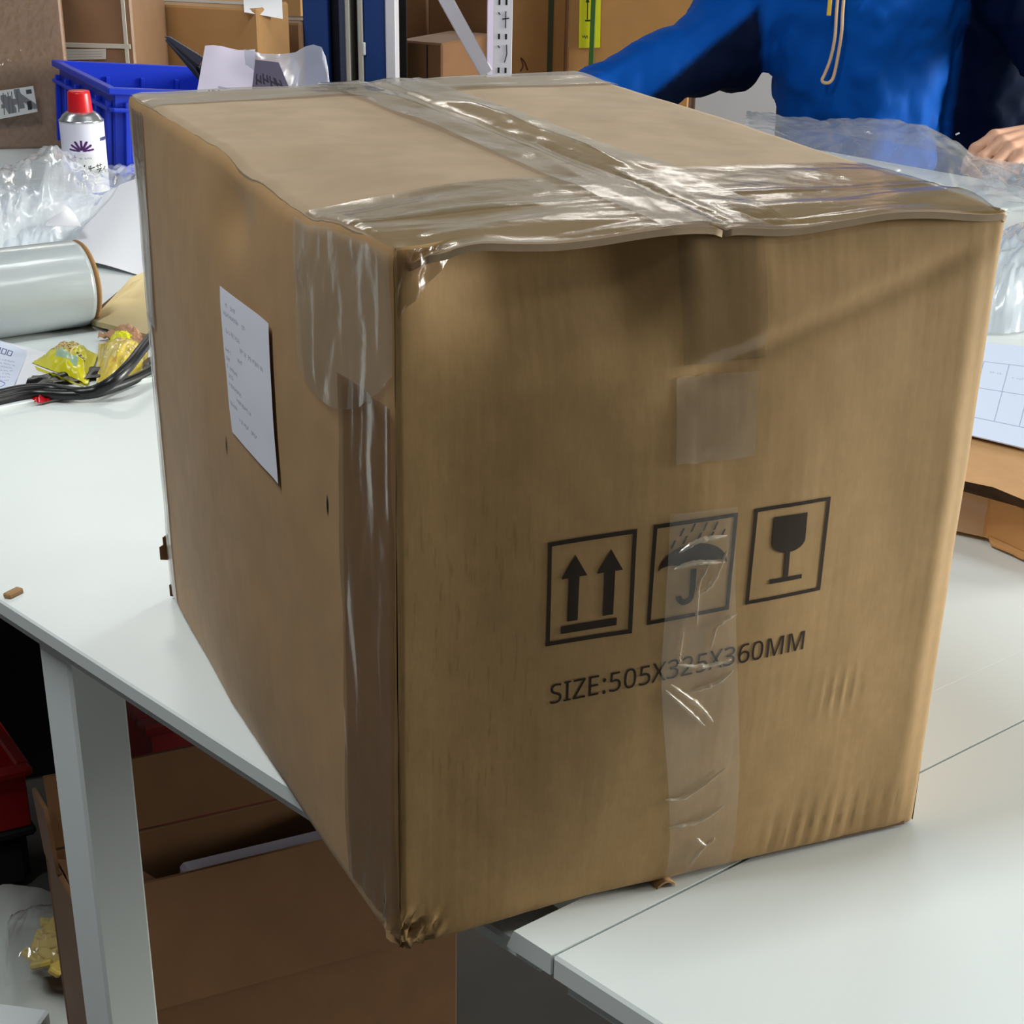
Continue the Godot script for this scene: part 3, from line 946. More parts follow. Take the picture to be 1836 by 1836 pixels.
	for q in [[10, 40], [30, 38], [50, 44], [66, 50]]:
		ink(pi, [Vector2(q[0], q[1]), Vector2(q[0] + 2, q[1] + 26)], 4, Color8(30, 20, 40))
		ink(pi, [Vector2(q[0] + 4, q[1] + 14), Vector2(q[0] + 14, q[1] + 22), Vector2(q[0] + 12, q[1] + 4)], 4, Color8(36, 24, 48))
	obj("print_panel", slab(4, 4, func(u, v): return quad_patch(Vector3(0.5117, 0.8986, -2.0644), Vector3(0.5648, 0.9000, -2.0403), Vector3(0.5537, 0.9367, -2.0563), Vector3(0.5212, 0.9398, -2.0710)).call(u, v) - o, Vector3(0.0002, 0, -0.0006)), printed(pi, 0.4), bag, "dark printed panel of the bag")
	var sc := thing("scissors", "dark grey pointed scissors sticking up out of the blue crate", "scissors", Vector3(0.4672, 0.8933, -2.1834))
	o = sc.position
	var sm := mat(Color8(78, 78, 92), 0.35, 0.5, 0.5)
	for q in [[[295, 66], [303, 66], [366, 104], [352, 122], [340, 112]], [[296, 72], [300, 70], [372, 130], [362, 150], [349, 124]]]:
		var st := S(true)
		var f := []
		for p in q:
			f.append(scissor_point(p[0], p[1]) - o)
		var back := Vector3(0.003, 0, -0.004)
		var mid := Vector3.ZERO
		for p in f:
			mid += p / f.size()
		for i in range(1, f.size() - 1):
			poly(st, [f[0], f[i], f[i + 1]], mid + back)
			poly(st, [f[0] + back, f[i] + back, f[i + 1] + back], mid)
		for i in f.size():
			var j: int = (i + 1) % f.size()
			poly(st, [f[i], f[j], f[j] + back, f[i] + back], mid + back * 0.5)
		obj("blade", done(st), sm, sc)
	var hst := S()
	tube(hst, curve([Vector3(0.4608, 0.9194, -2.1863) - o, Vector3(0.4720, 0.8935, -2.1812) - o, Vector3(0.4764, 0.8604, -2.1792) - o], 8), 0.006, 8)
	obj("handle", done(hst), M.black_plastic, sc)
	documents()
	bags_and_cable()

func bag_point(px: float, py: float) -> Vector3:
	# the bag stands upright in the plane of the shelving, 2.9 m away
	var a := Vector3(0.5148, 0.9575, -2.1069)
	var b := Vector3(0.6353, 0.9605, -2.0523)
	var c := Vector3(0.5101, 0.8686, -2.1090)
	return a + (b - a) * ((px - 438.0) / 154.0) + (c - a) * ((py - 80.0) / 110.0)

func scissor_point(px: float, py: float) -> Vector3:
	var a := Vector3(0.4153, 0.9653, -2.2069)
	var b := Vector3(0.4789, 0.9669, -2.1781)
	var c := Vector3(0.4100, 0.8919, -2.2093)
	return a + (b - a) * ((px - 295.0) / 80.0) + (c - a) * ((py - 60.0) / 90.0)

func film(called: String, label: String, category: String, front: Array, back: Array, heights: Array, amp: float, m: Material, sd: int, peak := 0.5) -> MeshInstance3D:
	# a loose sheet of film: lies on the table along front and back and stands up in folds between
	var hs := []
	for h in heights:
		hs.append(Vector3(0, h, 0))
	var o := obj(called, grid_mesh(70, 44, func(u, v):
		var p := along(front, u).lerp(along(back, u), v)
		var s := sin(PI * pow(v, log(0.5) / log(peak)))
		var h := along(hs, u).y * pow(s, 0.8)
		var w := absf(nz.get_noise_2d(u * 420.0 + sd * 100.0, v * 160.0)) + 0.6 * absf(nz2.get_noise_2d(u * 900.0, v * 420.0 + sd * 50.0))
		var e := smoothstep(0.0, 0.08, v) * smoothstep(1.0, 0.92, v)
		return p + Vector3(0.4 * amp * n2(v * 500.0, u * 300.0 + sd * 77.0), 0.0015 + h + amp * w * (0.25 + e) * 0.9, 0.5 * amp * n2(u * 500.0, v * 300.0 + sd * 31.0))), m)
	tag(o, label, category)
	return o

func spray_can() -> void:
	var at := Vector3(0.2445, 0.7500, -2.0442)
	var t := thing("spray_can", "white spray can with red cap and a handwritten sticker, in front of the blue crate", "spray can", at, 0.55)
	var im := canvas(256, 200, Color8(222, 220, 236))
	var pu := Color8(70, 20, 90)
	# leaf fan emblem, a few rows of print, blue foot
	im.fill_rect(Rect2i(0, 168, 256, 32), Color8(30, 60, 150))
	im.fill_rect(Rect2i(40, 128, 36, 40), Color8(30, 62, 150))
	for cx in [30, 158]:
		for k in 7:
			var an := PI * (k + 0.3) / 6.6
			ink(im, [Vector2(cx + cos(an) * 5, 66 - sin(an) * 4), Vector2(cx + cos(an) * 22, 66 - sin(an) * 24)], 4, pu)
		small_print(im, cx - 20, 76, 42, 8, Color8(130, 40, 90))
		small_print(im, cx - 18, 92, 38, 6, Color8(80, 70, 130))
		small_print(im, cx - 14, 118, 40, 16, Color8(60, 80, 160))
		small_print(im, cx - 14, 142, 44, 7, Color8(90, 100, 160))
	im.fill_rect(Rect2i(196, 36, 26, 8), Color8(60, 60, 110))
	var r := 0.0325
	obj("can_body", lathe([Vector2(r - 0.002, 0.0), Vector2(r, 0.003), Vector2(r, 0.135), Vector2(r - 0.0006, 0.137)], 48), printed(im, 0.35), t)
	var tin := mat(Color8(196, 198, 202), 0.25, 0.6, 0.85)
	obj("can_shoulder", lathe([Vector2(r - 0.001, 0.136), Vector2(r + 0.0006, 0.1375), Vector2(r + 0.0006, 0.139), Vector2(r - 0.002, 0.141), Vector2(0.027, 0.147), Vector2(0.021, 0.152), Vector2(0.018, 0.153)], 48), tin, t, "bare metal shoulder")
	obj("can_cap", lathe([Vector2(0.018, 0.150), Vector2(0.0182, 0.153), Vector2(0.0165, 0.182), Vector2(0.0158, 0.1855), Vector2(0.0140, 0.1865), Vector2(0.0, 0.1865)], 40), mat(Color8(205, 14, 28), 0.35), t, "red cap")
	obj("can_base", lathe([Vector2(0.0, 0.001), Vector2(r - 0.003, 0.0), Vector2(r - 0.001, 0.002), Vector2(r, 0.003)], 40), tin, t)
	var si := canvas(160, 200, Color8(214, 214, 216))
	var k := Color8(20, 20, 30)
	for l in [[[30, 60], [22, 84], [40, 80]], [[34, 54], [26, 76], [46, 96]], [[30, 84], [30, 108]], [[22, 96], [16, 108]], [[38, 92], [44, 104]], [[52, 60], [50, 104]], [[46, 74], [62, 70]], [[60, 58], [58, 100], [70, 96]], [[66, 70], [76, 66]], [[84, 62], [116, 56]], [[92, 52], [94, 70]], [[106, 50], [106, 68]], [[88, 80], [112, 74], [90, 100], [118, 98]], [[124, 80], [140, 70]], [[130, 72], [134, 98], [146, 94]]]:
		var pts := []
		for p in l:
			pts.append(Vector2(p[0], p[1]))
		ink(si, pts, 4, k)
	small_print(si, 14, 14, 60, 10, Color8(110, 100, 150))
	small_print(si, 10, 136, 120, 6, Color8(150, 150, 160))
	small_print(si, 10, 152, 110, 6, Color8(150, 150, 160))
	obj("sticker", grid_mesh(14, 4, func(u, v):
		var a := lerpf(-1.55, 0.05, u)
		return Vector3(sin(a) * (r + 0.0008), lerpf(0.022, 0.086, v), cos(a) * (r + 0.0008))).duplicate(), printed(si, 0.6), t, "white sticker with black handwriting").rotation.y = 0.45
	t.scale.y = 0.845

func crate() -> void:
	var at := Vector3(0.2746, 0.9000, -2.4818) - Vector3(0.0, 0.126, 0.0)
	var t := thing("plastic_crate", "open blue plastic crate with ribbed walls behind the spray can", "crate", at, 0.056)
	t.rotation.z = -0.075
	var h := 0.126
	var sx := 0.30
	var sz := 0.36
	var st := S(true)
	var th := 0.004
	# the left far corner stands at the origin; walls run along x (away to the right) and z (towards the viewer)
	var slope := 0.012
	for w in [[Vector3(sx / 2, h / 2, slope), Vector3(sx, h, th)], [Vector3(sx / 2, h / 2, sz - slope), Vector3(sx, h, th)], [Vector3(slope, h / 2, sz / 2), Vector3(th, h, sz)], [Vector3(sx - slope, h / 2, sz / 2), Vector3(th, h, sz)]]:
		cbox(st, w[0], w[1] - Vector3(slope if w[1].x > 0.1 else 0.0, 0, slope if w[1].z > 0.1 else 0.0) * 2.0, 0.001)
	cbox(st, Vector3(sx / 2, 0.006, sz / 2), Vector3(sx - slope * 2, 0.008, sz - slope * 2), 0.001)
	obj("crate_wall", done(st), M.blue, t)
	var rim := S(true)
	for w in [[Vector3(sx / 2, h - 0.005, 0.006), Vector3(sx, 0.010, 0.012)], [Vector3(sx / 2, h - 0.005, sz - 0.006), Vector3(sx, 0.010, 0.012)], [Vector3(0.006, h - 0.005, sz / 2), Vector3(0.012, 0.010, sz - 0.024)], [Vector3(sx - 0.006, h - 0.005, sz / 2), Vector3(0.012, 0.010, sz - 0.024)], [Vector3(0.005, h - 0.032, sz / 2), Vector3(0.010, 0.006, sz)], [Vector3(sx / 2, h - 0.032, sz - 0.005), Vector3(sx, 0.006, 0.010)]]:
		cbox(rim, w[0], w[1], 0.0015)
	obj("crate_rim", done(rim), M.blue, t)
	for i in 6:
		obj("rib", box_mesh(Vector3(0.005, h / 2 - 0.01, 0.02 + 0.064 * i), Vector3(0.008, h - 0.022, 0.007), 0.001), M.blue, t)
		if i < 5:
			obj("rib", box_mesh(Vector3(0.03 + 0.06 * i, h / 2 - 0.01, sz - 0.005), Vector3(0.007, h - 0.022, 0.008), 0.001), M.blue, t)
			obj("rib", box_mesh(Vector3(0.03 + 0.06 * i, h / 2 - 0.01, 0.017), Vector3(0.007, h - 0.022, 0.006), 0.001), M.blue, t)

func documents() -> void:
	var im := canvas(300, 260, Color8(206, 212, 230))
	var k := Color8(70, 80, 120)
	ink(im, [Vector2(150, 30), Vector2(138, 34), Vector2(140, 46), Vector2(154, 48), Vector2(152, 62), Vector2(138, 62)], 5, k)
	for x in [164, 192, 218]:
		ink(im, [Vector2(x, 34), Vector2(x, 60), Vector2(x + 18, 60), Vector2(x + 18, 34), Vector2(x, 34)], 4, k)
	for y in [86, 104, 122, 140, 158, 176, 194]:
		small_print(im, 20, y, 90, 8, Color8(120, 125, 155))
		small_print(im, 150, y, 120, 8, Color8(110, 115, 150))
	for i in 20:
		var a := TAU * i / 19.0
		var b := TAU * (i + 1) / 19.0
		ink(im, [Vector2(230 + 30 * cos(a), 220 + 16 * sin(a)), Vector2(230 + 30 * cos(b), 220 + 16 * sin(b))], 3, Color8(90, 110, 190))
	var d := obj("document", slab(8, 8, func(u, v):
		return quad_patch(Vector3(-0.0993, 0.7500, -1.0731), Vector3(-0.0272, 0.7500, -1.0743), Vector3(0.0150, 0.7500, -1.2243), Vector3(-0.0391, 0.7500, -1.3092)).call(u, v) + Vector3(0, 0.004 + 0.003 * sin(u * 4.0) * v, 0), Vector3(0, 0.0008, 0)), printed(im))
	tag(d, "printed white form with blue-grey text at the left edge, in front of the roll", "document")
	var d2 := obj("document", slab(6, 6, quad_patch(Vector3(-0.0749, 0.7520, -1.0534), Vector3(0.0188, 0.7520, -1.0866), Vector3(0.0465, 0.7520, -1.1890), Vector3(-0.0263, 0.7520, -1.3119)), Vector3(0, 0.0008, 0)), M.paper)
	tag(d2, "blank white sheet lying under the printed form and the snack bag", "document")

func pouch(t: Node3D, q: Array, rise: float, m: Material, sd: float) -> MeshInstance3D:
	# a pillow bag between four corners on the table, crinkled, with flat sealed ends
	var base: Vector3 = t.position
	var st := S()
	var f := func(u: float, v: float) -> Vector3:
		var p: Vector3 = quad_patch(q[0], q[1], q[2], q[3]).call(u, v)
		var e := pow(sin(PI * clampf((u - 0.06) / 0.88, 0.0, 1.0)), 0.6) * pow(sin(PI * v), 0.6)
		return p - base + Vector3(0, 0.003 + e * (rise + 0.35 * rise * n2(u * 330.0 + sd, v * 330.0)) + 0.0015 * n2(u * 1200.0 + sd, v * 1200.0), 0)
	grid(st, 30, 20, f)
	grid(st, 30, 20, func(u, v): return quad_patch(q[0], q[1], q[2], q[3]).call(u, v) - base + Vector3(0, 0.001, 0), true)
	return obj("pouch", done(st), m, t)

func bags_and_cable() -> void:
	var im := canvas(256, 180, Color8(205, 196, 30))
	# see-through window with noodles, seal stripes and a little black print
	for i in 420:
		var x := rng.randf_range(20, 150)
		var y := rng.randf_range(18, 110)
		ink(im, [Vector2(x, y), Vector2(x + rng.randf_range(4, 18), y + rng.randf_range(-4, 8))], 3, [Color8(196, 160, 84), Color8(170, 128, 56), Color8(216, 186, 120), Color8(120, 88, 40)][rng.randi() % 4])
	im.fill_rect(Rect2i(92, 112, 104, 34), Color8(150, 176, 150))
	for x in [186, 200, 214]:
		ink(im, [Vector2(x, 92), Vector2(x - 6, 106), Vector2(x + 6, 104)], 4, Color8(40, 36, 10))
	ink(im, [Vector2(150, 16), Vector2(166, 60), Vector2(150, 108)], 4, Color8(226, 216, 180))
	var m := printed(im, 0.22)
	var a := thing("snack_bag", "glossy yellow snack bag with a clear window of noodles, nearest the printed form", "snack bag", Vector3(0.0363, 0.7500, -1.1359))
	pouch(a, [Vector3(0.0100, 0.7500, -1.1745), Vector3(0.0492, 0.7500, -1.0747), Vector3(0.0820, 0.7500, -1.1845), Vector3(0.0536, 0.7500, -1.2376)], 0.016, m, 3.0)
	var st := S()
	grid(st, 10, 2, func(u, v): return Vector3(0.0088, 0.7560, -1.1498).lerp(Vector3(0.0423, 0.7560, -1.0594), u).lerp(Vector3(0.0099, 0.7530, -1.1450).lerp(Vector3(0.0442, 0.7530, -1.0591), u), 1.0 - v) - a.position)
	obj("seal", done(st), mat(Color8(222, 214, 10), 0.3), a, "bright yellow seal edge")
	var im2 := canvas(200, 160, Color8(204, 178, 78))
	for i in 160:
		var x := rng.randf_range(0, 190)
		var y := rng.randf_range(0, 150)
		ink(im2, [Vector2(x, y), Vector2(x + rng.randf_range(-16, 16), y + rng.randf_range(-10, 10))], 4, [Color8(212, 190, 70), Color8(190, 150, 70), Color8(222, 206, 150), Color8(200, 186, 20)][rng.randi() % 4])
	var b := thing("snack_bag", "yellow and tan snack bag crossed by the black cable, beside the box", "snack bag", Vector3(0.1025, 0.7500, -1.1424))
	pouch(b, [Vector3(0.0581, 0.7500, -1.0758), Vector3(0.1150, 0.7500, -1.0996), Vector3(0.1421, 0.7500, -1.2072), Vector3(0.0919, 0.7500, -1.2269)], 0.018, printed(im2, 0.2), 9.0)
	var c := thing("snack_bag", "small bright yellow packet behind the two snack bags", "snack bag", Vector3(0.1153, 0.7500, -1.2091))
	pouch(c, [Vector3(0.0983, 0.7500, -1.2223), Vector3(0.1211, 0.7500, -1.1853), Vector3(0.1382, 0.7500, -1.2284), Vector3(0.1131, 0.7500, -1.2572)], 0.012, mat(Color8(210, 206, 30), 0.2), 15.0)
	var wr := obj("wrapper", grid_mesh(16, 10, func(u, v):
		return quad_patch(Vector3(0.0950, 0.7500, -1.2482), Vector3(0.1327, 0.7500, -1.1958), Vector3(0.1419, 0.7500, -1.2172), Vector3(0.1155, 0.7500, -1.2564)).call(u, v) + Vector3(0, 0.003 + 0.016 * absf(n2(u * 380.0, v * 260.0)) + 0.012 * sin(PI * u) * v, 0)), mat(Color8(176, 132, 98), 0.4))
	tag(wr, "crumpled brown wrapper behind the yellow snack bags", "wrapper")
	# black cable with a bend, lying over the bags
	var cst := S()
	var path := [Vector3(-0.0784, 0.7620, -1.0192), Vector3(-0.0441, 0.7620, -1.0349), Vector3(-0.0182, 0.7620, -1.0442), Vector3(0.0090, 0.7600, -1.0439), Vector3(0.0302, 0.7600, -1.0241), Vector3(0.0471, 0.7620, -1.0191), Vector3(0.0647, 0.7720, -1.0136), Vector3(0.0855, 0.7800, -1.0338), Vector3(0.1117, 0.7840, -1.0829), Vector3(0.1647, 0.7800, -1.2030)]
	tube(cst, curve(path, 60), 0.0058, 12)
	var cable := thing("power_cable", "thick black cable lying across the table edge and over the yellow bags", "cable", Vector3.ZERO)
	obj("sheath", done(cst), M.black_plastic, cable)
	var c2 := S()
	tube(c2, curve([Vector3(-0.0796, 0.7580, -1.0142), Vector3(-0.0451, 0.7580, -1.0315), Vector3(-0.0109, 0.7580, -1.0417), Vector3(0.0195, 0.7580, -1.0269), Vector3(0.0435, 0.7580, -1.0225), Vector3(0.0705, 0.7560, -1.0453), Vector3(0.1031, 0.7550, -1.0762), Vector3(0.1512, 0.7550, -1.1295)], 40), 0.0052, 12)
	obj("sheath", done(c2), M.black_plastic, cable)
	var bb := obj("black_bag", grid_mesh(40, 14, func(u, v):
		return quad_patch(Vector3(-0.0168, 0.7500, -1.0768), Vector3(0.1398, 0.7500, -1.1089), Vector3(0.1521, 0.7500, -1.1603), Vector3(0.0013, 0.7500, -1.1173)).call(u, v) + Vector3(0, 0.003 + 0.006 * absf(n2(u * 330.0, v * 60.0)) + 0.0015 * n2(u * 700.0, v * 160.0), 0)), M.black_bag)
	tag(bb, "crumpled black plastic bag under the cable and the yellow bags", "plastic bag")
	var rr := obj("wrapper", grid_mesh(30, 12, func(u, v):
		var lowr := along([Vector3(-0.0187, 0.7500, -1.0527), Vector3(-0.0092, 0.7500, -1.0252), Vector3(0.0090, 0.7500, -1.0348), Vector3(0.0320, 0.7500, -1.0389)], u)
		var up := along([Vector3(-0.0185, 0.7500, -1.0733), Vector3(-0.0053, 0.7500, -1.0727), Vector3(0.0119, 0.7500, -1.0625), Vector3(0.0335, 0.7500, -1.0466)], u)
		return lowr.lerp(up, v) + Vector3(0, 0.002 + 0.006 * sin(PI * v) * sin(PI * u) + 0.006 * absf(n2(u * 500.0, v * 260.0)), 0)), mat(Color8(190, 14, 26), 0.18, 0.6))
	tag(rr, "shiny red foil wrapper lying in front of the black cable", "wrapper")
	var cr := obj("cardboard_scrap", box_mesh(Vector3.ZERO, Vector3(0.016, 0.004, 0.007), 0.001, Basis(Vector3.UP, 0.7)), M.kraft)
	cr.position = Vector3(-0.1119, 0.7520, -0.5473)
	tag(cr, "tiny brown cardboard scrap on the left table edge", "scrap")

# ------------------------------------------------------------------ right of the carton
func build_right_side() -> void:
	# printed form
	var im := canvas(360, 300, Color8(204, 216, 238))
	var k := Color8(150, 162, 196)
	for x in [40, 96, 152, 208, 264, 320]:
		ink(im, [Vector2(x, 70), Vector2(x, 250)], 2, k)
	for y in [70, 160, 250]:
		ink(im, [Vector2(40, y), Vector2(320, y)], 2, k)
	for q in [[110, 110], [170, 205], [60, 100], [220, 120], [280, 200]]:
		small_print(im, q[0], q[1], 26, 7, Color8(160, 170, 200))
	var d := obj("document", slab(6, 6, quad_patch(Vector3(0.7073, 0.8020, -0.5129), Vector3(0.7737, 0.8020, -0.3749), Vector3(1.0413, 0.8020, -0.6511), Vector3(0.9122, 0.8020, -0.7598)), Vector3(0, 0.001, 0)), printed(im))
	tag(d, "pale blue-white form with a ruled grid, lying above the small kraft parcel", "document")
	var d2 := obj("document", slab(4, 4, quad_patch(Vector3(0.7368, 0.7990, -0.4783), Vector3(0.7646, 0.7990, -0.3632), Vector3(1.0260, 0.7990, -0.6326), Vector3(0.9289, 0.7990, -0.7242)), Vector3(0, 0.0015, 0)), M.paper)
	tag(d2, "blank white sheet showing under the ruled form", "document")
	# kraft parcel with folded end
	var p0 := Vector3(0.6370, 0.7500, -0.4104)
	var p1 := Vector3(0.6575, 0.7500, -0.3791)
	var p2 := Vector3(0.6627, 0.7500, -0.3394)
	var parcel := thing("kraft_parcel", "small flat kraft parcel with torn folded ends, right of the big box", "parcel", Vector3(p1.x, TOP, p1.z))
	var o: Vector3 = parcel.position
	var h := 0.048
	var away := Vector3(0.30, 0.0, -0.20)
	var e0: Vector3 = p1 + (p0 - p1).normalized() * 0.16
	var st := S(true)
	var base := [e0 - o, p1 - o, p2 + (p2 - p1) * 1.5 - o, p2 + (p2 - p1) * 1.5 - o + away, e0 - o + away]
	var mid := Vector3.ZERO
	for b in base:
		mid += b / 5.0
	mid.y = h / 2
	var upv := Vector3(0, h, 0)
	var lowv := Vector3(0, 0.004, 0)
	for i in 5:
		var j := (i + 1) % 5
		poly(st, [base[i] + lowv, base[j] + lowv, base[j] + upv, base[i] + upv], mid)
	var lid := []
	var flo := []
	for b in base:
		lid.append(b + upv)
		flo.append(b + lowv)
	poly(st, lid, mid)
	poly(st, flo, mid)
	obj("parcel_wrap", done(st), M.kraft_warm, parcel)
	var fl := slab(8, 6, func(u, v):
		var a: Vector3 = (p1 + (p2 - p1) * (0.1 + 2.2 * u)) - o + Vector3(0, h - 0.004 - 0.012 * v * u, 0)
		return a + Vector3(-0.10, 0, 0.28).normalized() * (0.004 + 0.014 * v * u) + Vector3(0, 0.001, 0), Vector3(0, 0.0016, 0))
	obj("folded_end", fl, M.kraft_warm, parcel, "torn upper fold")
	obj("folded_end", slab(8, 4, func(u, v):
		var a: Vector3 = (p1 + (p2 - p1) * (0.05 + 2.2 * u)) - o
		return a + Vector3(-0.10, 0, 0.28).normalized() * (0.002 + 0.010 * v) + Vector3(0, 0.007 - 0.003 * v + 0.001 * n2(u * 400.0, v * 50.0), 0), Vector3(0, 0.0015, 0)), M.kraft_warm, parcel, "layered lower fold")
	obj("parcel_tape", grid_mesh(14, 14, func(u, v):
		var a: Vector3 = p1.lerp(e0, 0.02 + 0.9 * u) - o
		return a + Vector3(-0.12, 0, 0.25).normalized() * (0.0012 + absf(ripple(0.004, u * 200.0, v * 160.0))) + Vector3(0, lerpf(0.005, h - 0.003, v), 0)), M.tape_pale, parcel)
	film("plastic_film", "clear plastic sheet hanging in folds just right of the box's top corner", "plastic film", [Vector3(1.0601, 0.7500, -0.9495), Vector3(1.0954, 0.7500, -0.9321), Vector3(1.1887, 0.7500, -0.9467), Vector3(1.3017, 0.7500, -0.9801)], [Vector3(1.3422, 0.7500, -1.3350), Vector3(1.4857, 0.7500, -1.4081), Vector3(1.6141, 0.7500, -1.4527), Vector3(1.7116, 0.7500, -1.4667)], [0.05, 0.055, 0.06, 0.06], 0.012, M.film_thick, 5, 0.4)
	film("plastic_film", "blue tinted clear film gathered on the table in front of the person in blue", "plastic film", [Vector3(1.5024, 0.7500, -2.2640), Vector3(1.5370, 0.7500, -2.0832), Vector3(1.5686, 0.7500, -1.9334), Vector3(1.5648, 0.7500, -1.7618), Vector3(1.5556, 0.7500, -1.5974), Vector3(1.6054, 0.7500, -1.5086)], [Vector3(1.6166, 0.7500, -2.4413), Vector3(1.6991, 0.7500, -2.3255), Vector3(1.7537, 0.7500, -2.2140), Vector3(1.7911, 0.7500, -2.0856), Vector3(1.8120, 0.7500, -1.9440), Vector3(1.8556, 0.7500, -1.8268)], [0.03, 0.03, 0.05, 0.05, 0.022, 0.012], 0.011, M.film, 6, 0.6)
	film("plastic_film", "bunched clear film under the hand at the right edge", "plastic film", [Vector3(1.6396, 0.7500, -1.7035), Vector3(1.6590, 0.7500, -1.6625), Vector3(1.6521, 0.7500, -1.5679), Vector3(1.6626, 0.7500, -1.4729)], [Vector3(1.7734, 0.7500, -1.9081), Vector3(1.8327, 0.7500, -1.8909), Vector3(1.8556, 0.7500, -1.8268), Vector3(1.8614, 0.7500, -1.7152)], [0.008, 0.014, 0.024, 0.03], 0.010, M.film_thick, 8, 0.45)

# ------------------------------------------------------------------ under the table
func build_under_table() -> void:
	# open carton with its front flap folded down
	var y := 0.36
	var fl := Vector3(-0.0737, 0.3600, -0.7280)
	var fr := Vector3(0.3338, 0.3600, -0.7594)
	var t := thing("open_carton", "open brown carton under the table with a flap folded down and white foam inside", "box", Vector3(fl.x, 0, fl.z), atan2(-(fr.z - fl.z), fr.x - fl.x))
	var w := fl.distance_to(fr)
	var dp := 0.10
	var th := 0.005
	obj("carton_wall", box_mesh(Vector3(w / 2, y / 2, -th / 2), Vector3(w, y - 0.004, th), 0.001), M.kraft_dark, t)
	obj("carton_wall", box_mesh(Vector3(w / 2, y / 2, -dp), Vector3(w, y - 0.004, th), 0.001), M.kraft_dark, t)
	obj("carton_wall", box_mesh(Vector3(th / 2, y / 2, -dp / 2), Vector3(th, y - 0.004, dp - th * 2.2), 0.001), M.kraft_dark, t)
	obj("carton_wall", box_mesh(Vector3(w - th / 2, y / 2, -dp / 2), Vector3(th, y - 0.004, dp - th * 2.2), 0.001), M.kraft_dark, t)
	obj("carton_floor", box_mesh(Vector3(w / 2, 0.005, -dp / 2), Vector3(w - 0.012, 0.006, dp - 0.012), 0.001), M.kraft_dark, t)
	obj("carton_flap", slab(2, 4, func(u, v): return Vector3(lerpf(0.012, w - 0.002, u), y - 0.142 * (1.0 - v) + 0.002, 0.006 + 0.012 * sin(PI * 0.5 * (1.0 - v))), Vector3(0, 0.0, 0.004)), M.kraft_dark, t, "front flap folded down")
	obj("carton_flap", slab(2, 4, func(u, v): return Vector3(0.002 - 0.004 * v, y + 0.075 * v, lerpf(-0.05, -dp + 0.004, 1.0 - u)), Vector3(0.004, 0, 0)), M.kraft_dark, t, "left flap standing up")
	obj("carton_flap", slab(2, 4, func(u, v): return Vector3(lerpf(0.01, w - 0.01, u), y + 0.075 * v, -dp - 0.012 * v), Vector3(0, 0, 0.004)), M.kraft_dark, t, "back flap standing up")
	obj("carton_flap", slab(2, 2, func(u, v): return Vector3(lerpf(0.008, 0.116 - 0.03 * u, v), y - 0.006 - 0.03 * v, lerpf(-0.008, -0.09, u)), Vector3(0, 0.004, 0)), M.kraft_dark, t, "left inner flap")
	var fm := obj("foam_block", box_mesh(Vector3(w / 2 + 0.056, y - 0.045, -0.032), Vector3(w - 0.13, 0.05, 0.045), 0.004), mat(Color8(206, 200, 222), 0.8))
	fm.position = t.position
	fm.rotation = t.rotation
	tag(fm, "pale lilac foam strip inside the open carton, along its front wall", "foam")
	# red crate, black bags, white sack

	var rd := thing("red_crate", "small dark red plastic crate at the left edge, left of the table leg", "crate", Vector3(-0.0136, 0.1800, -1.3321) - Vector3(0.19, 0.18, 0.0), 0.12)
	var st := S(true)
	for q in [[Vector3(0, 0.136, 0), Vector3(0.34, 0.08, 0.006)], [Vector3(0, 0.136, -0.26), Vector3(0.34, 0.08, 0.006)], [Vector3(0.167, 0.136, -0.13), Vector3(0.006, 0.08, 0.254)], [Vector3(-0.167, 0.136, -0.13), Vector3(0.006, 0.08, 0.254)]]:
		cbox(st, q[0], q[1], 0.002)
	cbox(st, Vector3(0, 0.101, -0.13), Vector3(0.33, 0.008, 0.25), 0.002)
	obj("crate_wall", done(st), M.red, rd)
	var st2 := S(true)
	for q in [[Vector3(0, 0.180, 0.004), Vector3(0.356, 0.012, 0.02)], [Vector3(0, 0.180, -0.264), Vector3(0.356, 0.012, 0.02)], [Vector3(0.17, 0.180, -0.13), Vector3(0.018, 0.012, 0.248)], [Vector3(-0.17, 0.180, -0.13), Vector3(0.018, 0.012, 0.248)]]:
		cbox(st2, q[0], q[1], 0.003)
	obj("crate_rim", done(st2), M.red, rd)
	var stand := thing("dark_gap_block", "black block added for the dark gap under the small red crate", "tub", rd.position, 0.12)  # made-up dark block filling the shaded gap below the red crate
	obj("gap_block_body", box_mesh(Vector3(0, 0.041, -0.13), Vector3(0.33, 0.080, 0.25), 0.012), M.dark, stand)
	obj("gap_block_rim", box_mesh(Vector3(0, 0.088, -0.13), Vector3(0.35, 0.014, 0.27), 0.004), M.dark, stand)
	# a second, larger red crate deep under the table
	var rc := Vector3(0.1768, 0.3600, -0.9945)
	var deep := thing("red_crate", "large dark red crate deep under the table, behind the open carton", "crate", Vector3(rc.x + 0.06, 0, rc.z), 0.12)
	var st3 := S(true)
	for q in [[Vector3(0, 0.20, 0), Vector3(0.36, 0.40, 0.008)], [Vector3(0, 0.20, -0.36), Vector3(0.36, 0.40, 0.008)], [Vector3(0.176, 0.20, -0.18), Vector3(0.008, 0.40, 0.352)], [Vector3(-0.176, 0.20, -0.18), Vector3(0.008, 0.40, 0.352)], [Vector3(0, 0.012, -0.18), Vector3(0.34, 0.010, 0.35)]]:
		cbox(st3, q[0], q[1], 0.002)
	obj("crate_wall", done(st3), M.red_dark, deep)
	var st4 := S(true)
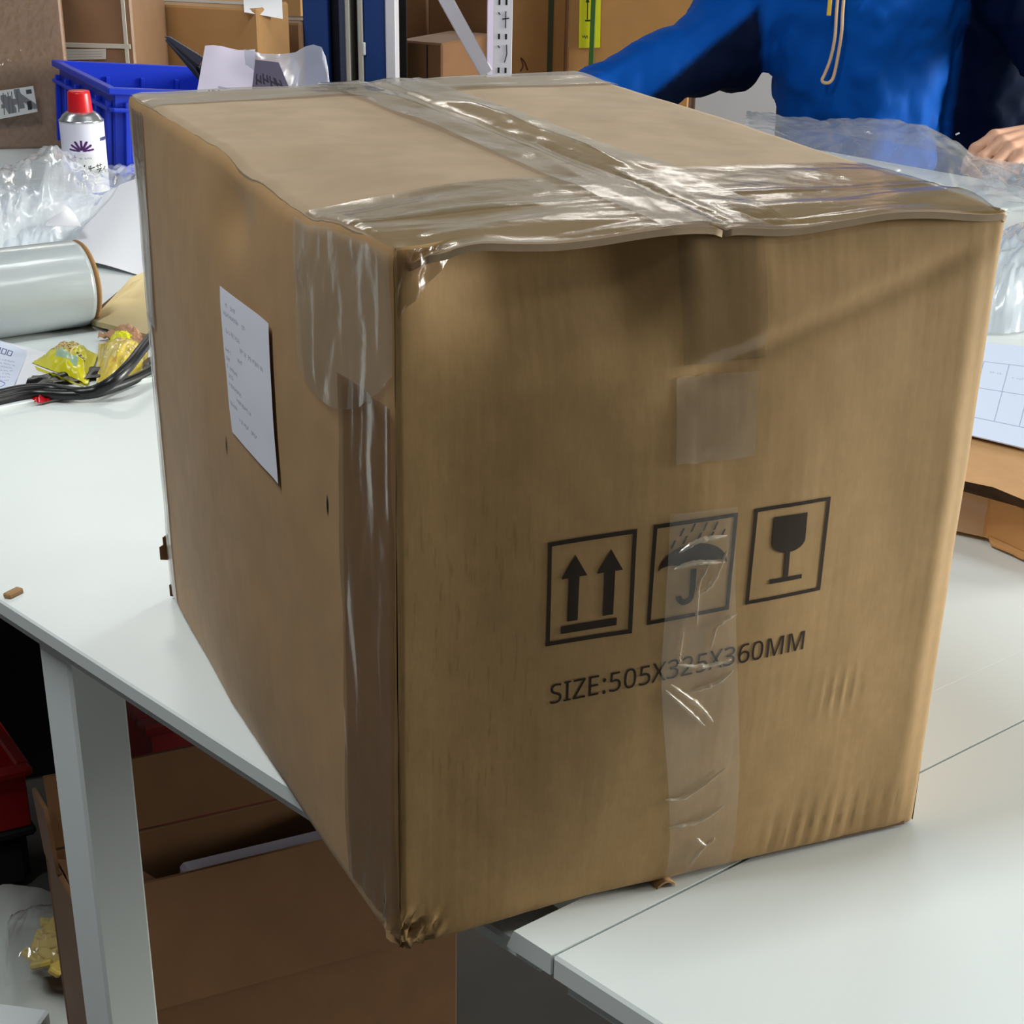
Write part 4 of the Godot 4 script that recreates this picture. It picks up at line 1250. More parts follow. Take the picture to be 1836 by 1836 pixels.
	for q in [[Vector3(0, 0.405, 0.004), Vector3(0.38, 0.014, 0.024)], [Vector3(0, 0.405, -0.364), Vector3(0.38, 0.014, 0.024)], [Vector3(0.178, 0.405, -0.18), Vector3(0.024, 0.014, 0.344)], [Vector3(-0.178, 0.405, -0.18), Vector3(0.024, 0.014, 0.344)]]:
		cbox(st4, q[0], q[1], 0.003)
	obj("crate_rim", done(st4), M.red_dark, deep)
	# a black sack standing behind the red crate
	var bb := obj("black_bag", grid_mesh(64, 44, func(u, v):
		var d := Vector2(u - 0.5, v - 0.5) * 2.0
		var r := maxf(0.0, (1.0 - d.x * d.x) * (1.0 - d.y * d.y))
		return Vector3((u - 0.5) * 0.42, 0.006 + 0.37 * pow(r, 0.3) + 0.05 * pow(r, 0.3) * absf(n2(u * 300.0 + v * 200.0, v * 700.0)), -(v - 0.5) * 0.24)), M.black_bag)
	bb.position = Vector3(0.02, 0.0, -1.77)
	tag(bb, "shiny black plastic sack standing behind the small red crate under the table", "plastic bag")
	# white sack and a bag of yellow offcuts on the floor
	var sk := obj("white_sack", slab(20, 14, func(u, v):
		var p: Vector3 = quad_patch(Vector3(-0.2179, 0.0000, -0.9977), Vector3(-0.0460, -0.0000, -0.9503), Vector3(-0.0076, 0.0000, -1.3060), Vector3(-0.1558, 0.0000, -1.3244)).call(u, v)
		var e := pow(sin(PI * u) * sin(PI * v), 0.5)
		return p + Vector3(0, 0.004 + 0.09 * e + 0.012 * e * n2(u * 300.0, v * 300.0), 0), Vector3(0, 0.003, 0)), mat(Color8(196, 200, 196), 0.8))
	tag(sk, "white woven sack lying on the floor under the table, left of the leg", "sack")
	var zb := thing("zip_bag", "clear bag of yellow pieces on the white sack behind the leg", "plastic bag", Vector3(-0.0736, 0.1000, -1.0378))
	rng.seed = 21
	var o: Vector3 = zb.position
	for i in 26:
		var c: Vector3 = quad_patch(Vector3(-0.0959, 0.0980, -1.0133), Vector3(-0.0567, 0.0980, -0.9916), Vector3(-0.0411, 0.1080, -1.0686), Vector3(-0.0668, 0.1080, -1.0853)).call(rng.randf(), rng.randf()) - o
		obj("yellow_piece", box_mesh(c + Vector3(0, rng.randf() * 0.012, 0), Vector3(0.026, 0.008, 0.014), 0.002, Basis.from_euler(Vector3(rng.randf() - 0.5, rng.randf() * 6.0, rng.randf() - 0.5))), mat(Color8(220, 190, 90), 0.6) if i == 0 else (zb.get_child(0) as MeshInstance3D).material_override, zb)
	obj("bag_film", grid_mesh(24, 18, func(u, v):
		var p: Vector3 = quad_patch(Vector3(-0.1269, 0.0880, -0.9995), Vector3(-0.0431, 0.0880, -1.0014), Vector3(-0.0218, 0.0960, -1.1065), Vector3(-0.1020, 0.0960, -1.1254)).call(u, v)
		var e := pow(sin(PI * u) * sin(PI * v), 0.5)
		return p - o + Vector3(0, 0.003 + 0.042 * e + 0.01 * absf(n2(u * 400.0, v * 400.0)), 0)), clear(Color8(220, 224, 220), 0.14, 0.12, 0.6, 0.2, 6.0), zb)
	var ms := obj("steel_bracket", box_mesh(Vector3.ZERO, Vector3(0.10, 0.02, 0.05), 0.003, Basis(Vector3.UP, -0.6)), M.steel)
	ms.position = Vector3(-0.1467, 0.1150, -0.8991)
	tag(ms, "grey steel bracket lying on the white sack in the lower left corner", "bracket")

# ------------------------------------------------------------------ shelving and stock behind the table
func upright_box(called: String, label: String, category: String, a: Vector3, b: Vector3, depth: float, floor_y: float, m: Material, parts := true, turn := 0.0, group := "") -> Node3D:
	# a closed carton whose front upper edge runs from a to b (the front faces the viewer)
	var run := Vector3(b.x - a.x, 0, b.z - a.z)
	var w := run.length()
	var t := thing(called, label, category, Vector3(a.x, floor_y, a.z), atan2(-run.z, run.x) + turn, group)
	var h := (a.y + b.y) / 2.0 - floor_y
	obj("carton_body", box_mesh(Vector3(w / 2, h / 2, -depth / 2), Vector3(w, h, depth), 0.004), m, t)
	if parts:
		# the joint of the two top flaps under a strip of tape
		obj("carton_tape", box_mesh(Vector3(w / 2, h + 0.0006, -depth / 2), Vector3(w, 0.0012, 0.05), 0.0003), M.tape_pale, t)
	return t

func build_background() -> void:
	# film-wrapped parcels at the back left end of the table
	var p1 := upright_box("wrapped_parcel", "tall brown parcel wrapped in shiny film with a white shipping label, far left", "parcel", Vector3(0.1479, 1.0370, -2.5587) , Vector3(0.3161, 1.0381, -2.5264), 0.16, TOP, M.kraft_wrapped, false)
	var w1 := Vector3(0.1479, 1.0370, -2.5587).distance_to(Vector3(0.3161, 1.0381, -2.5264))
	obj("film_wrap", grid_mesh(80, 90, func(u, v): return Vector3(w1 * u, lerpf(0.0, 0.36, v), 0.003 + 0.006 * absf(n2(u * 620.0, v * 1100.0)) + 0.004 * absf(nz2.get_noise_2d(u * 1300.0, v * 2300.0)))), M.bubble, p1, "crinkled clear film")
	var im := canvas(160, 110, Color8(214, 214, 212))
	for i in 26:
		ink(im, [Vector2(8 + rng.randi() % 3, 6 + i * 3.6), Vector2(30 + rng.randi() % 14, 6 + i * 3.6)], 1.0 + rng.randf() * 2.0, Color8(30, 30, 34))
	for x in [58, 74, 86, 104]:
		small_print(im, x, 10, 10, 90, Color8(120, 120, 124))
		ink(im, [Vector2(x, 12), Vector2(x, 96)], 3, Color8(96, 96, 100))
	im.fill_rect(Rect2i(132, 60, 14, 36), Color8(40, 40, 44))
	im.fill_rect(Rect2i(134, 12, 18, 18), Color8(70, 70, 74))
	var inv1 := p1.transform.affine_inverse()
	obj("shipping_label", slab(4, 4, func(u, v): return inv1 * (quad_patch(Vector3(0.1758, 0.7978, -2.5516), Vector3(0.2596, 0.8147, -2.5246), Vector3(0.2569, 0.8558, -2.5258), Vector3(0.1813, 0.8445, -2.5491)).call(u, v)) + Vector3(0, 0, 0.016), Vector3(0, 0, 0.0008)), printed(im, 0.4), p1, "white shipping label with bars")
	var p2 := upright_box("wrapped_parcel", "brown film-wrapped parcel with a white tape strip, behind the far left one", "parcel", Vector3(0.3466, 1.0234, -2.7321), Vector3(0.4674, 1.0264, -2.6774), 0.3, TOP, M.kraft_wrapped, false)
	var inv2 := p2.transform.affine_inverse()
	obj("white_tape", box_mesh(inv2 * Vector3(0.3985, 0.8951, -2.7064), Vector3(0.135, 0.008, 0.002), 0.0005), mat(Color8(206, 200, 186), 0.5), p2, "white tape strip")
	var li := canvas(96, 32, Color8(206, 204, 198))
	for y in [8, 16, 24]:
		ink(li, [Vector2(4, y), Vector2(86, y)], 2, Color8(170, 168, 164))
	obj("shipping_label", slab(2, 2, func(u, v): return inv2 * (quad_patch(Vector3(0.3488, 0.8698, -2.7267), Vector3(0.4173, 0.8734, -2.6957), Vector3(0.4187, 0.8903, -2.6950), Vector3(0.3507, 0.8885, -2.7259)).call(u, v)), Vector3(0, 0, 0.001)), printed(li), p2, "small white label")
	obj("white_tape", box_mesh(inv2 * Vector3(0.4532, 0.9354, -2.6816), Vector3(0.007, 0.30, 0.002), 0.0005), mat(Color8(206, 200, 186), 0.5), p2, "upright white tape edge")
	# cartons standing on the floor behind the table
	upright_box("carton", "wide ochre carton behind the blue crate, with the scissors in front of it", "box", Vector3(0.5287, 0.9418, -3.0009), Vector3(0.7439, 0.9352, -2.8375), 0.17, 0.0, M.kraft_warm, true)
	var cb := upright_box("carton", "darker brown carton with a slanting top just left of the blue rack", "box", Vector3(0.8267, 0.8893, -3.1184), Vector3(0.9027, 0.8849, -3.0839), 0.15, 0.0, M.kraft_dark, true)
	upright_box("carton", "carton behind the ochre one, topped by a white sheet", "box", Vector3(0.8518, 0.9433, -3.4913), Vector3(1.0115, 0.9473, -3.4189), 0.3, 0.0, M.kraft_warm, true)
	var ws := obj("paper_sheet", slab(4, 4, func(u, v): return quad_patch(Vector3(0.7150, 0.9345, -2.8286), Vector3(0.8046, 0.9167, -2.8759), Vector3(0.8103, 0.9630, -2.8952), Vector3(0.7416, 0.9612, -2.9264)).call(u, v), Vector3(0, 0, -0.001)), M.paper)
	tag(ws, "white sheet hanging over the edge of the ochre carton", "paper")
	# blue rack: two posts with white edge strips
	var bl := thing("storage_rack", "blue steel rack with upright white edge strips behind the box", "rack", Vector3(1.0038, 0.8210, -3.0930) * Vector3(1, 0, 1), -BACK_YAW)
	var bx := 4.0 / 3132.0 / 0.3446 * 0.3446
	var s := 0.00118
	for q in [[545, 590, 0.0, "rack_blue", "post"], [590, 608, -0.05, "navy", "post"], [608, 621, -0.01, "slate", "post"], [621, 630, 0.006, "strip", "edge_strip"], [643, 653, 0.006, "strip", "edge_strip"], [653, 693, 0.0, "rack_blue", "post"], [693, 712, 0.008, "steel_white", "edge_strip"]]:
		var x0: float = (q[0] - 620) * s
		var x1: float = (q[1] - 620) * s
		obj(q[4], box_mesh(Vector3((x0 + x1) / 2, 0.7, q[2] - 0.04), Vector3(x1 - x0 - 0.0006, 1.4, 0.08 if q[4] == "post" else 0.09), 0.002), rack_mat(q[3]), bl)
	obj("back_panel", box_mesh(Vector3((636 - 620) * s, 0.7, -0.16), Vector3(0.20, 1.4, 0.01), 0.001), M.dark, bl)
	obj("catch", box_mesh(Vector3((654 - 620) * s, Vector3(1.0376, 0.8362, -3.0667).y, 0.006), Vector3(0.007, 0.026, 0.012), 0.002), M.steel, bl, "small grey catch")
	# cartons in the middle
	var c1 := upright_box("carton", "small brown carton with a dark slit, right of the blue rack", "box", Vector3(1.1888, 0.8327, -3.2836), Vector3(1.2633, 0.8242, -3.1949), 0.25, 0.0, M.kraft_dark, false)
	obj("slit", box_mesh(Vector3(0.078, Vector3(1.2387, 0.8235, -3.2280).y - 0.05, 0.0006), Vector3(0.003, 0.10, 0.002), 0.0005), M.dark, c1)
	upright_box("carton", "tall dark brown carton behind the white diagonal brace", "box", Vector3(1.3851, 0.9301, -3.6008), Vector3(1.5221, 0.9336, -3.5387), 0.25, 0.0, M.kraft_dark, false)
	upright_box("carton", "shadowed brown carton high behind the small slit one", "box", Vector3(1.4133, 0.9034, -3.9504), Vector3(1.4999, 0.9056, -3.9111), 0.25, 0.0, M.kraft_dark, false)
	# white perforated upright with a diagonal brace
	var up := thing("shelf_frame", "white perforated shelving upright with a diagonal brace", "shelving", Vector3(1.3366, 0.8174, -3.0519) * Vector3(1, 0, 1), -BACK_YAW)
	var sc := 0.00121
	var wdt := 34.0 * sc
	var front_mat: Material = M.steel_white
	obj("upright", box_mesh(Vector3(9 * sc, 0.7, -0.001), Vector3(wdt, 1.4, 0.003), 0.0005), front_mat, up)
	obj("upright", box_mesh(Vector3(-17 * sc + 0.006, 0.7, -0.022), Vector3(17 * sc, 1.4, 0.003), 0.0005, Basis(Vector3.UP, 0.5)), mat(Color8(188, 180, 204), 0.5), up, "lilac-grey side of the upright")
	var ys := [Vector3(1.3386, 0.9242, -3.0510).y, Vector3(1.3394, 0.8567, -3.0506).y, Vector3(1.3403, 0.7881, -3.0502).y]
	var pitch: float = (ys[0] - ys[2]) / 2.0
	for k in 4:
		for x in [2.5, 15.0]:
			obj("slot", box_mesh(Vector3(x * sc, ys[0] + pitch * (1 - k), 0.0010), Vector3(0.0045, 0.011, 0.0012), 0.0003), M.dark, up, "dark punched slot")
	for q in [[906, 20, 906, 50], [900, 34, 912, 32], [908, 80, 909, 96], [909, 96, 905, 112], [893, 22, 896, 26], [893, 82, 896, 86]]:
		var a := Vector3((q[0] - 892) * sc, lerpf(ys[0], ys[1], (q[1] - 4.0) / 61.0), 0.0012)
		var b := Vector3((q[2] - 892) * sc, lerpf(ys[0], ys[1], (q[3] - 4.0) / 61.0), 0.0012)
		var mark := S(true)
		tube(mark, [a, b], 0.0012, 6)
		obj("pen_mark", done(mark), M.dark, up, "handwritten black mark")
	var inv := up.transform.affine_inverse()
	var ba: Vector3 = inv * Vector3(1.2253, 0.9660, -3.1462)
	var bb: Vector3 = inv * Vector3(1.3236, 0.7782, -3.0797)
	var br := S(true)
	var dirv := (bb - ba).normalized()
	cbox(br, (ba + bb) / 2.0, Vector3((bb - ba).length(), 0.030, 0.012), 0.002, Basis(dirv, Vector3.BACK.cross(dirv).normalized(), Vector3.BACK))
	obj("brace", done(br), mat(Color8(206, 202, 210), 0.5), up, "diagonal brace")
	# strapped cartons on the right
	var s1 := upright_box("carton", "brown carton with a dark green strap beside the white upright", "box", Vector3(1.5017, 0.9691, -3.3833), Vector3(1.6279, 0.9722, -3.3261), 0.1, 0.0, M.kraft_olive, false)
	var i1 := s1.transform.affine_inverse()
	obj("strap", box_mesh(i1 * Vector3(1.5930, 0.8283, -3.3397), Vector3(0.012, 0.7, 0.003), 0.0005), mat(Color8(58, 66, 36), 0.5), s1, "dark green strap")
	var st := S()
	tube(st, curve([i1 * Vector3(1.5186, 0.7466, -3.3427), i1 * Vector3(1.5243, 0.7591, -3.3401), i1 * Vector3(1.5192, 0.7761, -3.3424), i1 * Vector3(1.5278, 0.7665, -3.3385), i1 * Vector3(1.5341, 0.7495, -3.3356)], 14), 0.002, 6)
	obj("printed_mark", done(st), mat(Color8(96, 50, 24), 0.8), s1, "brown printed emblem")
	var s2 := upright_box("carton", "large brown carton with a yellow arrow label and a green strap", "box", Vector3(1.5849, 0.9797, -3.2248), Vector3(1.8467, 0.9863, -3.1061), 0.4, 0.0, M.kraft_olive, false)
	var i2 := s2.transform.affine_inverse()
	var yi := canvas(120, 260, Color8(214, 214, 16))
	var kk := Color8(40, 44, 10)
	for x in [46, 76]:
		ink(yi, [Vector2(x, 74), Vector2(x, 150)], 6, kk)
		for d in 10:
			ink(yi, [Vector2(x - d, 72 + d * 2.0), Vector2(x + d, 72 + d * 2.0)], 3, kk)
	ink(yi, [Vector2(36, 158), Vector2(86, 158)], 6, kk)
	small_print(yi, 20, 212, 66, 14, kk)
	ink(yi, [Vector2(22, 60), Vector2(24, 74)], 4, kk)
	obj("arrow_label", slab(3, 3, func(u, v): return i2 * (quad_patch(Vector3(1.6067, 0.8102, -3.2094), Vector3(1.6512, 0.8125, -3.1892), Vector3(1.6479, 0.9587, -3.1907), Vector3(1.6042, 0.9577, -3.2105)).call(u, v)) + Vector3(0, 0, 0.004), Vector3(0, 0, 0.001)), printed(yi), s2, "yellow label with two upward arrows")
	obj("strap", box_mesh(i2 * Vector3(1.6294, 0.8427, -3.1881), Vector3(0.011, 0.7, 0.003), 0.0005), mat(Color8(52, 92, 32), 0.5), s2, "green strap")
	# grey cabinet behind the person
	var gb := upright_box("steel_cabinet", "plain light grey cabinet side seen under the person's arm", "cabinet", Vector3(2.0131, 0.9268, -3.4039), Vector3(2.5107, 0.9222, -3.3979), 0.4, 0.0, mat(Color8(118, 118, 124), 0.5), false)
	gb.get_child(0).name = "cabinet_body"
	obj("cabinet_door", box_mesh(Vector3(0.19, 0.5, 0.004), Vector3(0.36, 0.9, 0.008), 0.002), mat(Color8(118, 118, 124), 0.5), gb)

func rack_mat(n: String) -> StandardMaterial3D:
	match n:
		"rack_blue": return M.rack_blue
		"navy": return M.navy_paint
		"slate": return M.slate
		"strip": return M.strip
	return M.steel_white

# ------------------------------------------------------------------ the person at the far side of the table
func build_person() -> void:
	var at := Vector3(1.8370, 0.8738, -2.4297) * Vector3(1, 0, 1)
	var t := thing("person", "person in a blue and navy jacket bent over the table, one hand in clear film", "person", at, -BACK_YAW)
	var inv := t.transform.affine_inverse()
	var blue := Color8(6, 78, 168).srgb_to_linear()
	var navy := Color8(10, 18, 44).srgb_to_linear()
	# body: head, neck, trunk, legs and the working hand and forearms, one surface
	var wr: Vector3 = inv * Vector3(1.9703, 0.7987, -1.9301)
	var elbow_r := Vector3(0.36, 0.98, 0.16)
	var bones := [
		[Vector3(0, 1.62, 0.16), Vector3(0, 1.55, 0.17), 0.085, 0.07], [Vector3(0, 1.50, 0.12), Vector3(0, 1.40, 0.06), 0.052, 0.06],
		[Vector3(-0.09, 1.30, 0.03), Vector3(-0.07, 0.95, 0), 0.09, 0.085], [Vector3(0.09, 1.30, 0.03), Vector3(0.07, 0.95, 0), 0.09, 0.085],
		[Vector3(-0.06, 0.92, -0.02), Vector3(-0.06, 0.50, 0.0), 0.075, 0.06], [Vector3(-0.06, 0.50, 0), Vector3(-0.06, 0.09, -0.02), 0.058, 0.04],
		[Vector3(0.09, 0.92, -0.02), Vector3(0.10, 0.50, 0.0), 0.085, 0.06], [Vector3(0.10, 0.50, 0), Vector3(0.10, 0.09, -0.02), 0.058, 0.04],
		[Vector3(-0.15, 1.33, 0.04), Vector3(-0.24, 0.90, 0.03), 0.045, 0.042], [Vector3(-0.24, 0.90, 0.03), Vector3(-0.50, 0.81, 0.155), 0.042, 0.03],
		[Vector3(-0.50, 0.81, 0.155), Vector3(-0.60, 0.785, 0.21), 0.03, 0.026],
		[Vector3(0.15, 1.33, 0.04), elbow_r + Vector3(-0.03, 0.01, -0.02), 0.042, 0.036], [elbow_r + Vector3(-0.03, 0.01, -0.02), wr, 0.036, 0.027],
	]
	var st := S()
	flesh(st, bones, 0.012, 70.0)
	hand(st, inv)
	face_and_far_hand(st)
	var skin := mat(Color8(206, 158, 132), 0.6)
	skin.subsurf_scatter_enabled = true
	skin.subsurf_scatter_strength = 0.06
	obj("body", done(st), skin, t)
	# jacket, one surface, blue with navy panels and shade painted on the sleeve
	var jb := [
		[Vector3(-0.025, 0.70, 0.02), Vector3(-0.075, 1.00, 0.02), 0.100, 0.122], [Vector3(0.085, 0.70, 0.02), Vector3(0.080, 1.00, 0.02), 0.104, 0.118],
		[Vector3(0.03, 0.70, 0.045), Vector3(0.0, 1.00, 0.04), 0.112, 0.125],
		[Vector3(-0.075, 1.00, 0.02), Vector3(-0.11, 1.34, 0.04), 0.122, 0.10], [Vector3(0.080, 1.00, 0.02), Vector3(0.11, 1.34, 0.04), 0.118, 0.10], [Vector3(-0.1, 1.34, 0.05), Vector3(0.1, 1.34, 0.05), 0.10, 0.10],
		[Vector3(-0.17, 1.34, 0.04), Vector3(-0.245, 0.915, 0.03), 0.085, 0.082], [Vector3(-0.245, 0.895, 0.03), Vector3(-0.40, 0.845, 0.10), 0.090, 0.068], [Vector3(-0.40, 0.845, 0.10), Vector3(-0.585, 0.79, 0.20), 0.070, 0.050],
		[Vector3(0.17, 1.34, 0.04), Vector3(0.31, 1.00, 0.05), 0.09, 0.095], [Vector3(0.29, 0.98, 0.0), Vector3(0.30, 0.72, 0.0), 0.085, 0.08], [Vector3(0.225, 1.05, -0.03), Vector3(0.225, 0.70, -0.03), 0.075, 0.07], [Vector3(0.31, 1.00, 0.06), wr.lerp(elbow_r, 0.2) + Vector3(0.01, 0.012, 0), 0.088, 0.05],
	]
	var jt := S()
	flesh(jt, jb, 0.010, 90.0, 0.011, 70.0, func(p: Vector3) -> Color:
		if p.x > 0.197:
			return blue.lerp(navy, smoothstep(0.197, 0.21, p.x))
		if p.x < -0.115:
			# navy on the near sleeve and flank: dark panel plus shade in the colour
			var flank := -0.172 - 0.165 * maxf(0.0, p.y - 0.80) + 0.30 * maxf(0.0, 0.80 - p.y)
			var line := 0.815 + (p.x + 0.40) * 0.78
			var k := smoothstep(flank + 0.006, flank - 0.008, p.x) * smoothstep(line + 0.010, line - 0.010, p.y)
			return blue.lerp(navy, k)
		return blue)
	var jm := mat(Color.WHITE, 0.7, 0.22)
	jm.vertex_color_use_as_albedo = true
	obj("jacket", done(jt), jm, t, "blue jacket with navy sleeve panels and painted shade")
	var tr := S()
	flesh(tr, [[Vector3(-0.06, 0.90, -0.02), Vector3(-0.06, 0.50, 0.0), 0.082, 0.075], [Vector3(-0.06, 0.50, 0), Vector3(-0.06, 0.10, -0.02), 0.075, 0.07], [Vector3(0.09, 0.90, -0.02), Vector3(0.10, 0.50, 0.0), 0.082, 0.075], [Vector3(0.10, 0.50, 0), Vector3(0.10, 0.10, -0.02), 0.085, 0.07]], 0.018, 70.0)
	obj("trousers", done(tr), mat(Color8(28, 30, 38), 0.8), t)
	for x in [-0.06, 0.10]:
		var sh := S()
		flesh(sh, [[Vector3(x, 0.05, -0.05), Vector3(x, 0.045, 0.12), 0.045, 0.040]], 0.012, 90.0)
		obj("shoe", done(sh), M.dark, t)
	var hr := S()
	flesh(hr, [[Vector3(0, 1.66, 0.13), Vector3(0, 1.60, 0.09), 0.088, 0.085]], 0.014, 90.0)
	obj("hair", done(hr), mat(Color8(20, 16, 14), 0.6), t)
	# zip tab: a long cream loop round a blue core
	var zl := S()
	var zp := []
	for q in [[1465, -60], [1466, 0], [1467, 40], [1464, 80], [1456, 108], [1452, 118], [1456, 123], [1466, 122], [1473, 110], [1477, 70], [1478, 30], [1477, 0], [1476, -60]]:
		zp.append(Vector3((q[0] - 1528) * 0.00104, 0.965 - q[1] * 0.000995, 0.166 + 0.004 * sin(q[1] * 0.05)))
	tube(zl, curve(zp, 60), 0.0032, 8)
	obj("zip_cord", done(zl), mat(Color8(216, 178, 140), 0.6), t, "cream zip cord loop")
	var zt := S(true)
	cbox(zt, Vector3((1452 - 1528) * 0.00104, 0.975, 0.168), Vector3(0.008, 0.03, 0.004), 0.001)
	obj("zip_puller", done(zt), mat(Color8(210, 170, 60), 0.4), t, "yellow zip puller")
	var tg := S(true)
	cbox(tg, inv * Vector3(1.8977, 0.7673, -2.1387), Vector3(0.008, 0.003, 0.002), 0.0005, Basis(Vector3.BACK, 0.45))
	obj("garment_tag", done(tg), mat(Color8(210, 220, 230), 0.6), t, "tiny white tag at the jacket's side")

func hand(st: SurfaceTool, inv: Transform3D) -> void:
	# the hand comes in from the right, fingers bent down into the film
	var g := func(p: Vector3) -> Vector3: return inv * p
	var wr: Vector3 = g.call(Vector3(1.9703, 0.7987, -1.9301))
	var mc := [g.call(Vector3(1.8032, 0.7994, -1.9071)), g.call(Vector3(1.8001, 0.7941, -1.8810)), g.call(Vector3(1.8030, 0.7864, -1.8578)), g.call(Vector3(1.8157, 0.7774, -1.8410))]
	var pp := [g.call(Vector3(1.7600, 0.7819, -1.8992)), g.call(Vector3(1.7530, 0.7711, -1.8694)), g.call(Vector3(1.7588, 0.7619, -1.8448)), g.call(Vector3(1.7771, 0.7568, -1.8256))]
	var dp := [g.call(Vector3(1.7458, 0.7628, -1.8946)), g.call(Vector3(1.7411, 0.7513, -1.8693)), g.call(Vector3(1.7466, 0.7449, -1.8449)), g.call(Vector3(1.7670, 0.7436, -1.8246))]
	var tp := [g.call(Vector3(1.7417, 0.7468, -1.8965)), g.call(Vector3(1.7401, 0.7351, -1.8720)), g.call(Vector3(1.7444, 0.7315, -1.8481)), g.call(Vector3(1.7646, 0.7320, -1.8279))]
	var bones := [[wr, wr.lerp(mc[1], 0.35), 0.024, 0.026]]
	for i in 4:
		var r := [0.0105, 0.0108, 0.0100, 0.0088]
		bones.append([wr.lerp(mc[i], 0.25), mc[i], 0.020, 0.0125])
		bones.append([mc[i], pp[i], 0.0115, r[i]])
		bones.append([pp[i], dp[i], r[i] * 0.98, r[i] * 0.88])
		bones.append([dp[i], tp[i], r[i] * 0.88, r[i] * 0.72])
	var th0: Vector3 = g.call(Vector3(1.8870, 0.7833, -1.8910))
	var th1: Vector3 = g.call(Vector3(1.8373, 0.7639, -1.8971))
	var th2: Vector3 = g.call(Vector3(1.7998, 0.7467, -1.8976))
	var th3: Vector3 = g.call(Vector3(1.7689, 0.7354, -1.8952))
	bones.append([th0, th1, 0.018, 0.0125])
	bones.append([th1, th2, 0.0125, 0.0112])
	bones.append([th2, th3, 0.0112, 0.0085])
	flesh(st, bones, 0.0032, 420.0)

func face_and_far_hand(st: SurfaceTool) -> void:
	# nose, brow, chin and ears; and the other hand, resting behind the carton
	flesh(st, [[Vector3(0, 1.60, 0.245), Vector3(0, 1.57, 0.262), 0.010, 0.014], [Vector3(-0.035, 1.615, 0.232), Vector3(0.035, 1.615, 0.232), 0.012, 0.012], [Vector3(-0.02, 1.535, 0.225), Vector3(0.02, 1.535, 0.225), 0.018, 0.018], [Vector3(-0.083, 1.60, 0.15), Vector3(-0.086, 1.57, 0.15), 0.012, 0.009], [Vector3(0.083, 1.60, 0.15), Vector3(0.086, 1.57, 0.15), 0.012, 0.009]], 0.006, 200.0)
	var w := Vector3(-0.60, 0.79, 0.22)
	var bones := [[w, w + Vector3(-0.07, -0.010, 0.04), 0.026, 0.026]]
	for i in 4:
		var z := 0.012 + 0.021 * i
		var a := w + Vector3(-0.08 + 0.004 * i, 0.0, z)
		var l: float = [0.075, 0.082, 0.076, 0.060][i]
		bones.append([a, a + Vector3(-l * 0.55, -0.004, 0.008), 0.011, 0.010])
		bones.append([a + Vector3(-l * 0.55, -0.004, 0.008), a + Vector3(-l, -0.020, 0.014), 0.010, 0.0075])
	bones.append([w + Vector3(-0.02, -0.005, -0.01), w + Vector3(-0.075, -0.02, -0.030), 0.014, 0.009])
	flesh(st, bones, 0.005, 300.0)

# ------------------------------------------------------------------ room and lamps
func build_room() -> void:
	var fm := mat(Color8(88, 88, 86), 0.55)
	fm.albedo_texture = noise_tex(55, 0.006, false, 1.0, two_tone(Color(0.85, 0.85, 0.85), Color(1, 1, 1)))
	fm.uv1_triplanar = true
	fm.uv1_world_triplanar = true
	fm.uv1_scale = Vector3.ONE * 0.5
	var wm := mat(Color8(92, 92, 94), 0.9)
	var x0 := -5.0
	var x1 := 7.0
	var z0 := -7.5
	var z1 := 5.0
	var h := 4.2
	var cx := (x0 + x1) / 2
	var cz := (z0 + z1) / 2
	struct("floor", box_mesh(Vector3(cx, -0.1, cz), Vector3(x1 - x0 + 0.4, 0.2, z1 - z0 + 0.4), 0.001), fm)
	struct("ceiling", box_mesh(Vector3(cx, h + 0.1, cz), Vector3(x1 - x0 + 0.4, 0.2, z1 - z0 + 0.4), 0.001), mat(Color8(80, 82, 84), 0.9))
	struct("wall_back", box_mesh(Vector3(cx, h / 2, z0 - 0.1), Vector3(x1 - x0, h, 0.2), 0.001), mat(Color8(176, 178, 180), 0.9))
	struct("wall_front", box_mesh(Vector3(cx, h / 2, z1 + 0.1), Vector3(x1 - x0, h, 0.2), 0.001), wm)
	struct("wall_left", box_mesh(Vector3(x0 - 0.1, h / 2, cz), Vector3(0.2, h, z1 - z0), 0.001), wm)
	struct("wall_right", box_mesh(Vector3(x1 + 0.1, h / 2, cz), Vector3(0.2, h, z1 - z0), 0.001), wm)

func lamp(label: String, at: Vector3, turn: float, length: float, energy: float, tint := Color(1.0, 0.98, 0.95)) -> void:
	var t := thing("ceiling_lamp", label, "lamp", at, turn, "")
	obj("lamp_housing", box_mesh(Vector3(0, 0.035, 0), Vector3(length + 0.04, 0.05, 0.12), 0.006), mat(Color8(220, 220, 220), 0.5), t)
	var gm := mat(Color8(240, 240, 240), 0.5)
	gm.emission_enabled = true
	gm.emission = tint
	gm.emission_energy_multiplier = 12.0
	obj("lamp_tube", box_mesh(Vector3(0, 0.004, 0), Vector3(length, 0.012, 0.08), 0.004), gm, t)
	for s in [-0.42, 0.42]:
		var rod := S()
		tube(rod, [Vector3(s * length, 0.06, 0), Vector3(s * length, 4.2 - at.y, 0)], 0.006, 8)
		obj("lamp_rod", done(rod), M.dark, t)
	var a := AreaLight3D.new()
	a.name = "lamp_light"
	a.area_size = Vector2(length, 0.08)
	a.light_energy = energy
	a.light_color = tint
	a.area_range = 14.0
	a.area_attenuation = 2.0
	a.shadow_enabled = true
	a.position = Vector3(0, -0.006, 0)
	a.rotation.x = -PI / 2
	t.add_child(a)

